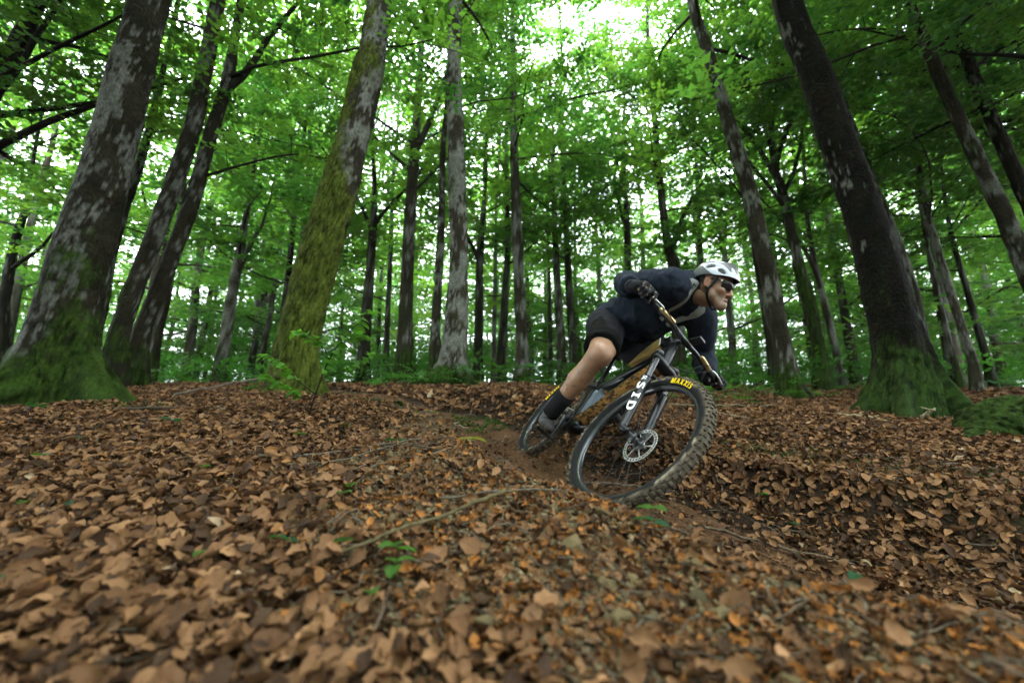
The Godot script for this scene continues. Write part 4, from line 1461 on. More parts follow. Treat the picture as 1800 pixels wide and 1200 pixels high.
func build_bike() -> void:
	var black := mat("black_paint", paint(0.005, 0.005, 0.006), 0.3)
	black.metallic_specular = 0.35
	mat("black_metal", paint(0.02, 0.02, 0.022), 0.35, 0.4)
	var rubber := mat("rubber", Color.WHITE, 0.78, 0.0, true)
	rubber.normal_enabled = true
	rubber.normal_texture = noise_map(51, 0.06, 3, true, 256)
	rubber.normal_scale = 0.35
	rubber.uv1_triplanar = true
	rubber.uv1_scale = Vector3(9, 9, 9)
	mat("rim", paint(0.045, 0.047, 0.05), 0.25, 0.55)
	mat("steel", paint(0.48, 0.48, 0.46), 0.34, 0.75)
	mat("chrome_black", paint(0.03, 0.03, 0.032), 0.12, 0.7)
	mat("yellow_print", paint(0.72, 0.5, 0.01), 0.6)
	mat("white_print", paint(0.72, 0.73, 0.74), 0.5)
	mat("tan", paint(0.34, 0.22, 0.08), 0.6)
	mat("gold", paint(0.5, 0.36, 0.18), 0.3, 0.7)
	mat("grip", paint(0.015, 0.015, 0.016), 0.9)
	mat("bottle", paint(0.1, 0.13, 0.17), 0.35)
	var muddy := mat("muddy", Color.WHITE, 0.9, 0.0, true)
	muddy.cull_mode = BaseMaterial3D.CULL_DISABLED
	var o := thing("mountain_bike", "black full suspension mountain bike leaned hard over in the bend, mud on its tyres", "bicycle")
	o.transform = bike_place()
	var st := steer_turn()
	var bk: Material = mats["black_paint"]
	var bm: Material = mats["black_metal"]
	build_wheel(o, "front_wheel", st * Transform3D(Basis(), AXLE_F), 1.72, true)
	build_wheel(o, "rear_wheel", Transform3D(Basis(), AXLE_R), 2.95, true)
	# frame
	var fs := Shape.new()
	var joints := [
		[[Vector3(0.945, 0.79, 0), Vector3(0.885, 0.94, 0)], [0.03, 0.027], 0],
		[[Vector3(0.93, 0.83, 0), Vector3(0.8, 0.71, 0), Vector3(0.6, 0.47, 0), Vector3(0.45, 0.345, 0)], [0.036, 0.038, 0.038, 0.042], 16],
		[[Vector3(0.895, 0.9, 0), Vector3(0.7, 0.77, 0), Vector3(0.45, 0.635, 0), Vector3(0.335, 0.62, 0)], [0.032, 0.027, 0.022, 0.02], 16],
		[[Vector3(0.433, 0.335, 0), Vector3(0.33, 0.66, 0)], [0.03, 0.021], 0],
		[[Vector3(0.47, 0.315, 0), Vector3(0.56, 0.33, 0)], [0.045, 0.04], 0]]
	for z in [-1.0, 1.0]:
		joints.append([[Vector3(0.43, 0.38, 0.03 * z), Vector3(0.33, 0.372, 0.045 * z), Vector3(0.0, 0.37, 0.076 * z)], [0.016, 0.014, 0.012], 10])
		joints.append([[Vector3(0.4, 0.62, 0.018 * z), Vector3(0.26, 0.58, 0.05 * z), Vector3(0.0, 0.375, 0.076 * z)], [0.012, 0.012, 0.011], 12])
	for q in joints:
		var pp := PackedVector3Array(q[0])
		var rr := PackedFloat32Array(q[1])
		if q[2]:
			var got := curve_points(pp, rr, q[2])
			pp = got[0]
			rr = got[1]
		tube(fs, pp, rr, 20, Color.WHITE)
	part("frame", fs.mesh(), bk, o)
	# mud and dust caked on the underside of the down tube
	var ms := Shape.new()
	var got := curve_points(PackedVector3Array([Vector3(0.915, 0.8, 0), Vector3(0.8, 0.7, 0), Vector3(0.62, 0.485, 0), Vector3(0.49, 0.36, 0)]), PackedFloat32Array([0.037, 0.041, 0.042, 0.043]), 70)
	var mp: PackedVector3Array = got[0]
	var mr: PackedFloat32Array = got[1]
	for k in 70:
		var d := (mp[mini(k + 1, 69)] - mp[maxi(k - 1, 0)]).normalized()
		var down := Vector3(-d.y, d.x, 0)
		for j in 17:
			var a := lerpf(-1.35, 1.35, j / 16.0)
			var n := n2.get_noise_2d(k * 0.35, j * 0.5)
			var m := n1.get_noise_2d(k * 0.12 + 30.0, j * 0.15)
			var c := Color(0.3, 0.15, 0.045).lerp(Color(0.035, 0.028, 0.022), smoothstep(-0.15, 0.25, n + m * 0.8 - 0.25 + 0.45 * k / 69.0))
			ms.add(mp[k] + (down * cos(a) + Vector3(0, 0, 1) * sin(a)) * (mr[k] + 0.0035 + 0.0035 * n), c)
	ms.lattice(0, 70, 17, false)
	part("mud_on_down_tube", ms.mesh(), mats["muddy"], o)
	# tan pad over the top tube, with its dark front
	var ts := Shape.new()
	var outline := [Vector2(0.6, 0.79), Vector2(0.625, 0.86), Vector2(0.66, 0.92), Vector2(0.735, 0.985), Vector2(0.79, 0.925), Vector2(0.72, 0.845)]
	for z in [0.026, -0.026]:
		var ring := []
		for q in outline:
			ring.append(Vector3(q.x, q.y, z))
		if z < 0.0:
			ring.reverse()
		ts.face(ring)
	for k in outline.size():
		var a: Vector2 = outline[k]
		var b: Vector2 = outline[(k + 1) % outline.size()]
		ts.face([Vector3(a.x, a.y, 0.026), Vector3(a.x, a.y, -0.026), Vector3(b.x, b.y, -0.026), Vector3(b.x, b.y, 0.026)])
	part("top_tube_pad", ts.mesh(), mats["tan"], o)
	var ps := Shape.new()
	block(ps, Transform3D(Basis(Vector3.BACK, -0.83), Vector3(0.772, 0.963, 0)), Vector3(0.078, 0.02, 0.05))
	block(ps, Transform3D(Basis(Vector3.BACK, -0.83), Vector3(0.8, 0.975, 0)), Vector3(0.055, 0.045, 0.04), Color.WHITE, 0.7)
	part("pad_front", ps.mesh(), bm, o)
	var pe := Shape.new()
	block(pe, Transform3D(Basis(Vector3.BACK, -0.83), Vector3(0.7645, 0.9565, 0.0265)), Vector3(0.07, 0.005, 0.004))
	part("pad_edge", pe.mesh(), mats["white_print"], o)
	# head set: copper coloured ring at the foot of the head tube
	rod("headset_ring", [Vector3(0.944, 0.79, 0), Vector3(0.941, 0.798, 0)], [0.0315, 0.0315], 32, mats["gold"], o)
	rod("headset_cap", [Vector3(0.886, 0.937, 0), Vector3(0.879, 0.953, 0)], [0.029, 0.024], 28, bm, o)
	# suspension fork
	var along := -STEER_UP.normalized()
	var ahead := Vector3(0.917, 0.399, 0)
	for z in [-1.0, 1.0]:
		var off := Vector3(0, 0, 0.066 * z) + ahead * 0.012
		var top := STEER_AT - along * 0.5 + off
		var low := STEER_AT - along * 0.02 + off
		var mid := STEER_AT - along * 0.335 + off
		rod("stanchion", [top, mid + along * 0.05], [0.0168, 0.0168], 24, mats["chrome_black"], o, 0, st)
		rod("fork_leg", [mid, mid + along * 0.012, mid + along * 0.04, low - along * 0.03, low, low + along * 0.012 + ahead * 0.012, AXLE_F + Vector3(0, 0, 0.058 * z)], [0.0215, 0.0245, 0.0225, 0.0205, 0.021, 0.019, 0.017], 26, bk, o, 0, st)
		rod("fork_top_cap", [top + along * 0.005, top - along * 0.012, top - along * 0.02], [0.021, 0.021, 0.015], 24, bm, o, 0, st)
		rod("fork_cap_ring", [top - along * 0.012, top - along * 0.016], [0.0215, 0.0215], 24, mats["steel"], o, 0, st)
	var cs := Shape.new()
	var crown_at := STEER_AT - along * 0.478
	tube(cs, PackedVector3Array([crown_at + Vector3(0, 0, -0.09) + ahead * 0.012, crown_at + Vector3(0, 0, -0.05) + ahead * 0.006, crown_at, crown_at + Vector3(0, 0, 0.05) + ahead * 0.006, crown_at + Vector3(0, 0, 0.09) + ahead * 0.012]), PackedFloat32Array([0.018, 0.03, 0.034, 0.03, 0.018]), 18, Color.WHITE)
	part("fork_crown", cs.mesh(), bk, o, st)
	var arch_at := STEER_AT - along * 0.345 - ahead * 0.02
	rod("fork_arch", [arch_at + Vector3(0, 0, -0.066), arch_at - along * 0.045 + Vector3(0, 0, -0.04), arch_at - along * 0.06, arch_at - along * 0.045 + Vector3(0, 0, 0.04), arch_at + Vector3(0, 0, 0.066)], [0.012, 0.01, 0.01, 0.01, 0.012], 12, bk, o, 14, st)
	# the fork's white lettering runs down the right leg
	var font := SystemFont.new()
	font.font_names = PackedStringArray(["Droid Sans"])
	font.font_weight = 800
	var face := (ahead * 0.45 + Vector3(0, 0, 1)).normalized()
	var k2 := 0
	for glyph in ["S", "I", "D"]:
		var tm := TextMesh.new()
		tm.text = glyph
		tm.font = font
		tm.font_size = 48
		tm.pixel_size = 0.00105
		tm.depth = 0.0015
		var g_at: float = [0.262, 0.198, 0.132][k2]
		var leg := STEER_AT - along * g_at + Vector3(0, 0, 0.066) + ahead * 0.012
		var right := along
		var up := face.cross(right).normalized()
		part("fork_letter", tm, mats["white_print"], o, st * Transform3D(Basis(right * 1.9, up * 1.0, face), leg + face * 0.0225))
		k2 += 1
	var tm2 := TextMesh.new()
	tm2.text = "SL"
	tm2.font = font
	tm2.font_size = 32
	tm2.pixel_size = 0.0009
	tm2.depth = 0.0015
	var leg2 := STEER_AT - along * 0.31 + Vector3(0, 0, 0.066) + ahead * 0.012
	part("fork_letter", tm2, mats["white_print"], o, st * Transform3D(Basis(along, face.cross(along).normalized(), face), leg2 + face * 0.0235))
	# front brake caliper and its hose
	var ks := Shape.new()
	block(ks, st * Transform3D(Basis(Vector3.BACK, 0.7), AXLE_F + Vector3(-0.075, 0.035, -0.042)), Vector3(0.06, 0.032, 0.04), Color.WHITE, 0.8)
	part("brake_caliper", ks.mesh(), bm, o)
	rod("brake_hose", [Vector3(0.98, 1.0, -0.2), Vector3(1.02, 0.9, -0.1), Vector3(1.02, 0.75, -0.085), Vector3(1.06, 0.55, -0.1), Vector3(1.12, 0.42, -0.06)], [0.0025, 0.0025, 0.0025, 0.0025, 0.0025], 8, mats["grip"], o, 40, st)
	rod("gear_cable", [Vector3(0.95, 1.0, 0.2), Vector3(1.03, 0.93, 0.1), Vector3(1.0, 0.85, -0.02), Vector3(0.93, 0.84, -0.03)], [0.0024, 0.0024, 0.0024, 0.0024], 8, mats["grip"], o, 30, st)
	rod("cable", [Vector3(0.96, 0.99, -0.2), Vector3(1.08, 0.93, -0.14), Vector3(1.08, 0.82, -0.05), Vector3(0.95, 0.82, 0.0)], [0.0024, 0.0024, 0.0024, 0.0024], 8, mats["grip"], o, 30, st)
	# handlebar, stem, levers, grips
	var bar := Vector3(0.925, 0.985, 0)
	rod("stem", [Vector3(0.879, 0.955, 0), Vector3(0.874, 0.965, 0), Vector3(0.9, 0.978, 0), bar], [0.022, 0.022, 0.02, 0.024], 18, bm, o, 0, st)
	rod("handlebar", [bar + Vector3(-0.045, 0.012, -0.38), bar + Vector3(-0.01, 0.01, -0.14), bar + Vector3(0, 0, -0.04), bar + Vector3(0, 0, 0.04), bar + Vector3(-0.01, 0.01, 0.14), bar + Vector3(-0.045, 0.012, 0.38)], [0.011, 0.0125, 0.016, 0.016, 0.0125, 0.011], 18, bm, o, 40, st)
	for z in [-1.0, 1.0]:
		rod("grip", [bar + Vector3(-0.024, 0.012, 0.25 * z), bar + Vector3(-0.045, 0.012, 0.385 * z)], [0.0165, 0.0165], 18, mats["grip"], o, 0, st)
		rod("lever_clamp", [bar + Vector3(-0.014, 0.011, 0.2 * z), bar + Vector3(-0.012, 0.011, 0.175 * z)], [0.0185, 0.0185], 16, bm, o, 0, st)
		rod("brake_lever_body", [bar + Vector3(0.012, 0.0, 0.225 * z), bar + Vector3(0.022, 0.0, 0.2 * z), bar + Vector3(0.032, 0.002, 0.13 * z), bar + Vector3(0.033, 0.002, 0.12 * z)], [0.009, 0.012, 0.011, 0.007], 14, mats["gold"], o, 0, st)
		rod("brake_lever", [bar + Vector3(0.03, -0.002, 0.21 * z), bar + Vector3(0.055, -0.006, 0.24 * z), bar + Vector3(0.045, -0.01, 0.31 * z)], [0.006, 0.005, 0.0045], 10, mats["steel"], o, 12, st)
	var cm := Shape.new()
	block(cm, st * Transform3D(Basis(Vector3.BACK, 0.3), bar + Vector3(0.05, 0.03, -0.03)), Vector3(0.075, 0.016, 0.045), Color.WHITE, 0.85)
	part("bike_computer", cm.mesh(), bm, o)
	# saddle and post
	rod("seat_post", [Vector3(0.335, 0.64, 0), Vector3(0.262, 0.865, 0)], [0.0155, 0.0145], 20, mats["chrome_black"], o)
	var ss := Shape.new()
	for k in 16:
		var u := k / 15.0
		var x := 0.13 + 0.27 * u
		var w := lerpf(0.07, 0.018, pow(u, 0.6)) * (0.75 + 0.25 * minf(u * 8.0, 1.0))
		for j in 12:
			var a := TAU * j / 12.0
			ss.add(Vector3(x, 0.895 + 0.022 * sin(a) * (1.0 if sin(a) > 0.0 else 0.6) - 0.012 * sin(u * PI) + 0.012 * (1.0 - u), w * cos(a)))
	ss.lattice(0, 16, 12, true)
	ss.face([ss.v[11], ss.v[8], ss.v[5], ss.v[2]])
	part("saddle", ss.mesh(), mats["grip"], o)
	# shock and bottle inside the frame
	rod("shock", [Vector3(0.63, 0.7, 0), Vector3(0.59, 0.675, 0), Vector3(0.52, 0.64, 0), Vector3(0.45, 0.62, 0)], [0.014, 0.022, 0.022, 0.012], 18, bm, o)
	rod("bottle", [Vector3(0.545, 0.4, 0.012), Vector3(0.541, 0.41, 0.012), Vector3(0.515, 0.5, 0.012), Vector3(0.512, 0.51, 0.012), Vector3(0.5, 0.55, 0.012), Vector3(0.495, 0.57, 0.012), Vector3(0.494, 0.575, 0.012), Vector3(0.488, 0.6, 0.012)], [0.03, 0.036, 0.036, 0.033, 0.036, 0.034, 0.018, 0.012], 24, mats["bottle"], o)
	# drivetrain
	var rs := Shape.new()
	lathe_z(rs, [[0.064, 0.048], [0.064, 0.051], [0.05, 0.052], [0.05, 0.047]], 60)
	for k in 32:
		var a := TAU * k / 32.0
		block(rs, Transform3D(Basis(Vector3.BACK, a), Vector3(cos(a), sin(a), 0) * 0.066 + Vector3(0, 0, 0.0495)), Vector3(0.006, 0.006, 0.002))
	for k in 4:
		var a := TAU * k / 4.0 + 0.4
		tube(rs, PackedVector3Array([Vector3(0, 0, 0.05), Vector3(cos(a), sin(a), 0) * 0.055 + Vector3(0, 0, 0.05)]), PackedFloat32Array([0.012, 0.006]), 8, Color.WHITE)
	part("chainring", rs.mesh(), bm, o, Transform3D(Basis(), BB))
	var ca := deg_to_rad(-72.0)
	var arm := Vector3(cos(ca), sin(ca), 0) * 0.17
	rod("bottom_bracket", [BB + Vector3(0, 0, -0.062), BB + Vector3(0, 0, 0.062)], [0.022, 0.022], 24, bm, o)
	for z in [-1.0, 1.0]:
		var p0 := BB + Vector3(0, 0, 0.066 * z)
		var p1: Vector3 = BB + arm * z + Vector3(0, 0, 0.078 * z)
		rod("crank_arm", [p0, p0.lerp(p1, 0.15), p0.lerp(p1, 0.9), p1], [0.017, 0.015, 0.012, 0.013], 14, bm, o)
		var pd := Shape.new()
		var c: Vector3 = BB + arm * z + Vector3(0, 0, 0.14 * z)
		for q in [-0.042, 0.042]:
			block(pd, Transform3D(Basis(), c + Vector3(q, 0, 0)), Vector3(0.018, 0.016, 0.1))
			for e in [-0.04, -0.015, 0.015, 0.04]:
				for h in [-0.011, 0.011]:
					block(pd, Transform3D(Basis(), c + Vector3(q, h, e)), Vector3(0.004, 0.006, 0.004))
		for e in [-0.045, 0.045]:
			block(pd, Transform3D(Basis(), c + Vector3(0, 0, e)), Vector3(0.085, 0.014, 0.012))
		tube(pd, PackedVector3Array([c + Vector3(0, 0, -0.06 * z), c + Vector3(0, 0, 0.05 * z)]), PackedFloat32Array([0.009, 0.007]), 10, Color.WHITE)
		part("pedal", pd.mesh(), bm, o)
	var sp := Shape.new()
	for k in 8:
		lathe_z(sp, [[0.088 - 0.008 * k, 0.012 + 0.0042 * k], [0.088 - 0.008 * k, 0.014 + 0.0042 * k], [0.02, 0.014 + 0.0042 * k], [0.02, 0.012 + 0.0042 * k]], 32)
	part("cassette", sp.mesh(), mats["black_metal"], o, Transform3D(Basis(), AXLE_R))
	var chain := Shape.new()
	var loop := [BB + Vector3(0.0, 0.066, 0.0495), AXLE_R + Vector3(0.0, 0.06, 0.03)]
	tube(chain, PackedVector3Array(loop), PackedFloat32Array([0.0035, 0.0035]), 6, Color.WHITE)
	tube(chain, PackedVector3Array([BB + Vector3(0.0, -0.066, 0.0495), AXLE_R + Vector3(0.06, -0.15, 0.032)]), PackedFloat32Array([0.0035, 0.0035]), 6, Color.WHITE)
	part("chain", chain.mesh(), mats["steel"], o)
	rod("derailleur", [AXLE_R + Vector3(0.0, -0.03, 0.07), AXLE_R + Vector3(0.04, -0.08, 0.06), AXLE_R + Vector3(0.03, -0.1, 0.035), AXLE_R + Vector3(0.06, -0.17, 0.033)], [0.014, 0.016, 0.012, 0.012], 10, bm, o)


# A field of distances on a grid; tapered capsules and ellipsoids melt into it, and its zero surface becomes a mesh.
class Clay:
	var o: Vector3
	var nx: int
	var ny: int
	var nz: int
	var h: float
	var d := PackedFloat32Array()
	func _init(lo: Vector3, hi: Vector3, cell: float) -> void:
		o = lo
		h = cell
		nx = int(ceil((hi.x - lo.x) / h)) + 1
		ny = int(ceil((hi.y - lo.y) / h)) + 1
		nz = int(ceil((hi.z - lo.z) / h)) + 1
		d.resize(nx * ny * nz)
		d.fill(1.0)
	func span(lo: Vector3, hi: Vector3) -> Array:
		return [maxi(0, int((lo.x - o.x) / h)), mini(nx - 1, int((hi.x - o.x) / h) + 1), maxi(0, int((lo.y - o.y) / h)), mini(ny - 1, int((hi.y - o.y) / h) + 1), maxi(0, int((lo.z - o.z) / h)), mini(nz - 1, int((hi.z - o.z) / h) + 1)]
	func bone(a: Vector3, b: Vector3, ra: float, rb: float, k := 0.02) -> void:
		var m := maxf(ra, rb) + k + 2.5 * h
		var e := Vector3(m, m, m)
		var g := span(a.min(b) - e, a.max(b) + e)
		var ab := b - a
		var l2 := maxf(ab.length_squared(), 1e-9)
		for z in range(g[4], g[5] + 1):
			for y in range(g[2], g[3] + 1):
				var row := (z * ny + y) * nx
				for x in range(g[0], g[1] + 1):
					var p := o + Vector3(x, y, z) * h - a
					var t := clampf(p.dot(ab) / l2, 0.0, 1.0)
					var v := (p - ab * t).length() - lerpf(ra, rb, t)
					var w := d[row + x]
					var q := k - absf(v - w)
					d[row + x] = minf(v, w) if q <= 0.0 else minf(v, w) - q * q / k * 0.25
	func egg(c: Vector3, basis: Basis, r: Vector3, k := 0.02, cut := false) -> void:
		var m := maxf(r.x, maxf(r.y, r.z)) + k + 2.5 * h
		var e := Vector3(m, m, m)
		var g := span(c - e, c + e)
		var inv := basis.inverse()
		var small := minf(r.x, minf(r.y, r.z))
		for z in range(g[4], g[5] + 1):
			for y in range(g[2], g[3] + 1):
				var row := (z * ny + y) * nx
				for x in range(g[0], g[1] + 1):
					var p := inv * (o + Vector3(x, y, z) * h - c)
					var s := p / r
					var l := s.length()
					var gr := (s / r).length()
					var v := l * (l - 1.0) / gr if gr > 1e-5 else -small
					var w := d[row + x]
					if cut:
						v = -v
						var q := k - absf(v - w)
						d[row + x] = maxf(v, w) if q <= 0.0 else maxf(v, w) + q * q / k * 0.25
					else:
						var q := k - absf(v - w)
						d[row + x] = minf(v, w) if q <= 0.0 else minf(v, w) - q * q / k * 0.25
	func cut_plane(p: Vector3, n: Vector3, near: Vector3, reach: float) -> void:
		# takes away what lies beyond the plane, within reach of `near`
		var e := Vector3(reach, reach, reach)
		var g := span(near - e, near + e)
		for z in range(g[4], g[5] + 1):
			for y in range(g[2], g[3] + 1):
				var row := (z * ny + y) * nx
				for x in range(g[0], g[1] + 1):
					var q := o + Vector3(x, y, z) * h
					if q.distance_to(near) < reach:
						d[row + x] = maxf(d[row + x], (q - p).dot(n))
	func at(p: Vector3) -> float:
		var q := (p - o) / h
		var x := clampi(int(q.x), 0, nx - 2)
		var y := clampi(int(q.y), 0, ny - 2)
		var z := clampi(int(q.z), 0, nz - 2)
		var f := q - Vector3(x, y, z)
		var i := (z * ny + y) * nx + x
		var a := lerpf(lerpf(d[i], d[i + 1], f.x), lerpf(d[i + nx], d[i + nx + 1], f.x), f.y)
		i += nx * ny
		var b := lerpf(lerpf(d[i], d[i + 1], f.x), lerpf(d[i + nx], d[i + nx + 1], f.x), f.y)
		return lerpf(a, b, f.z)
	func skin(s: Shape, color: Callable, place := Transform3D(), bump: Variant = null) -> void:
		var ids := {}
		var sx := 1
		var sy := nx
		var sz := nx * ny
		var corner := [0, sx, sy, sx + sy, sz, sx + sz, sy + sz, sx + sy + sz]
		var edges := [[0, 1], [2, 3], [4, 5], [6, 7], [0, 2], [1, 3], [4, 6], [5, 7], [0, 4], [1, 5], [2, 6], [3, 7]]
		for z in nz - 1:
			for y in ny - 1:
				var row := (z * ny + y) * nx
				for x in nx - 1:
					var i := row + x
					var v0 := d[i]
					if v0 > 2.0 * h or v0 < -2.0 * h:
						continue
					var neg := 0
					for c in corner:
						if d[i + c] < 0.0:
							neg += 1
					if neg == 0 or neg == 8:
						continue
					var sum := Vector3.ZERO
					var n := 0
					for e in edges:
						var a := d[i + corner[e[0]]]
						var b := d[i + corner[e[1]]]
						if (a < 0.0) != (b < 0.0):
							var t := a / (a - b)
							var ca: int = e[0]
							var cb: int = e[1]
							sum += Vector3(ca & 1, (ca >> 1) & 1, ca >> 2).lerp(Vector3(cb & 1, (cb >> 1) & 1, cb >> 2), t)
							n += 1
					var p := o + (Vector3(x, y, z) + sum / n) * h
					if bump != null:
						p = bump.call(p)
					ids[i] = s.add(place * p, color.call(p))
		for i in ids:
			var inside := d[i] < 0.0
			var k: Array
			if inside != (d[i + sx] < 0.0):
				k = [i, i - sy, i - sy - sz, i - sz]
				turn(s, ids, k, inside)
			if inside != (d[i + sy] < 0.0):
				k = [i, i - sz, i - sz - sx, i - sx]
				turn(s, ids, k, inside)
			if inside != (d[i + sz] < 0.0):
				k = [i, i - sx, i - sx - sy, i - sy]
				turn(s, ids, k, inside)
	func turn(s: Shape, ids: Dictionary, k: Array, inside: bool) -> void:
		for q in k:
			if not ids.has(q):
				return
		if inside:
			s.quad(ids[k[3]], ids[k[2]], ids[k[1]], ids[k[0]])
		else:
			s.quad(ids[k[0]], ids[k[1]], ids[k[2]], ids[k[3]])


# ---------------------------------------------------------------- the rider, posed on the bike
const J := {
	"pelvis": Vector3(0.622, 1.17, -2.76), "hip_r": Vector3(0.582, 1.16, -2.674), "hip_l": Vector3(0.66, 1.173, -2.847),
	"knee_r": Vector3(0.463, 0.924, -2.335), "knee_l": Vector3(0.945, 0.868, -2.748), "ankle_r": Vector3(0.236, 0.653, -2.612), "ankle_l": Vector3(0.603, 0.643, -2.901),
	"neck": Vector3(0.991, 1.317, -2.425), "shoulder_r": Vector3(0.857, 1.288, -2.288), "shoulder_l": Vector3(1.094, 1.188, -2.533),
	"elbow_r": Vector3(0.668, 1.368, -2.506), "elbow_l": Vector3(1.173, 0.987, -2.742), "wrist_r": Vector3(0.627, 1.27, -2.263), "wrist_l": Vector3(1.105, 0.823, -2.545)}
const HEAD_X := Vector3(0.6172, -0.4376, 0.6539)
const HEAD_Y := Vector3(0.3768, 0.8939, 0.2427)
const HEAD_Z := Vector3(-0.6908, 0.0966, 0.7166)


func body_bones(c: Clay, grow: float, legs: bool, arms: bool, trunk: bool) -> void:
	var t: Vector3 = (J.neck - J.pelvis).normalized()
	var r: Vector3 = (J.shoulder_r - J.shoulder_l).normalized()
	var front := t.cross(r).normalized()
	if trunk:
		c.bone(J.hip_r - t * 0.01, J.hip_l - t * 0.01, 0.103 + grow, 0.103 + grow, 0.05)
		c.bone(J.pelvis + t * 0.02, J.pelvis + t * 0.24, 0.118 + grow, 0.122 + grow, 0.06)
		for s in [-1.0, 1.0]:
			c.bone(J.pelvis + t * 0.05 + r * 0.045 * s, J.pelvis + t * 0.22 + r * 0.05 * s + front * 0.01, 0.1 + grow, 0.105 + grow, 0.05)
			c.bone(J.pelvis + t * 0.24 + r * 0.055 * s + front * 0.02, J.pelvis + t * 0.42 + r * 0.07 * s + front * 0.015, 0.108 + grow, 0.095 + grow, 0.05)
		c.bone(J.shoulder_r - t * 0.02, J.neck - t * 0.03, 0.066 + grow, 0.07 + grow, 0.05)
		c.bone(J.shoulder_l - t * 0.02, J.neck - t * 0.03, 0.066 + grow, 0.07 + grow, 0.05)
		c.bone(J.neck - t * 0.05, J.neck + t * 0.02, 0.085 + grow, 0.06 + grow, 0.04)
	if arms:
		for s in ["_r", "_l"]:
			var a: Vector3 = J["shoulder" + s]
			var e: Vector3 = J["elbow" + s]
			var w: Vector3 = J["wrist" + s]
			c.bone(a, e, 0.06 + grow, 0.043 + grow, 0.03)
			c.bone(a, a.lerp(e, 0.5), 0.058 + grow, 0.051 + grow, 0.03)
			c.bone(e, e.lerp(w, 0.3), 0.043 + grow, 0.046 + grow, 0.02)
			c.bone(e.lerp(w, 0.3), w, 0.046 + grow, 0.028 + grow, 0.02)
	if legs:
		for s in ["_r", "_l"]:
			var hp: Vector3 = J["hip" + s]
			var k: Vector3 = J["knee" + s]
			var a: Vector3 = J["ankle" + s]
			var back: Vector3 = ((hp - k).normalized() + (a - k).normalized()).normalized()
			c.bone(hp, k, 0.088 + grow, 0.062 + grow, 0.04)
			c.bone(hp.lerp(k, 0.1), hp.lerp(k, 0.7), 0.088 + grow, 0.072 + grow, 0.04)
			c.bone(k - back * 0.012, k.lerp(a, 0.06) - back * 0.012, 0.056 + grow, 0.052 + grow, 0.03)
			c.bone(k.lerp(a, 0.12) + back * 0.016, k.lerp(a, 0.42) + back * 0.024, 0.05 + grow, 0.053 + grow, 0.03)
			c.bone(k.lerp(a, 0.42) + back * 0.02, k.lerp(a, 0.9), 0.051 + grow, 0.035 + grow, 0.03)
			c.bone(k, a, 0.05 + grow, 0.034 + grow, 0.03)


func head_place() -> Transform3D:
	return Transform3D(Basis(HEAD_X, HEAD_Y, HEAD_Z).orthonormalized().scaled(Vector3.ONE * 0.91), Vector3(1.084, 1.281, -2.318))


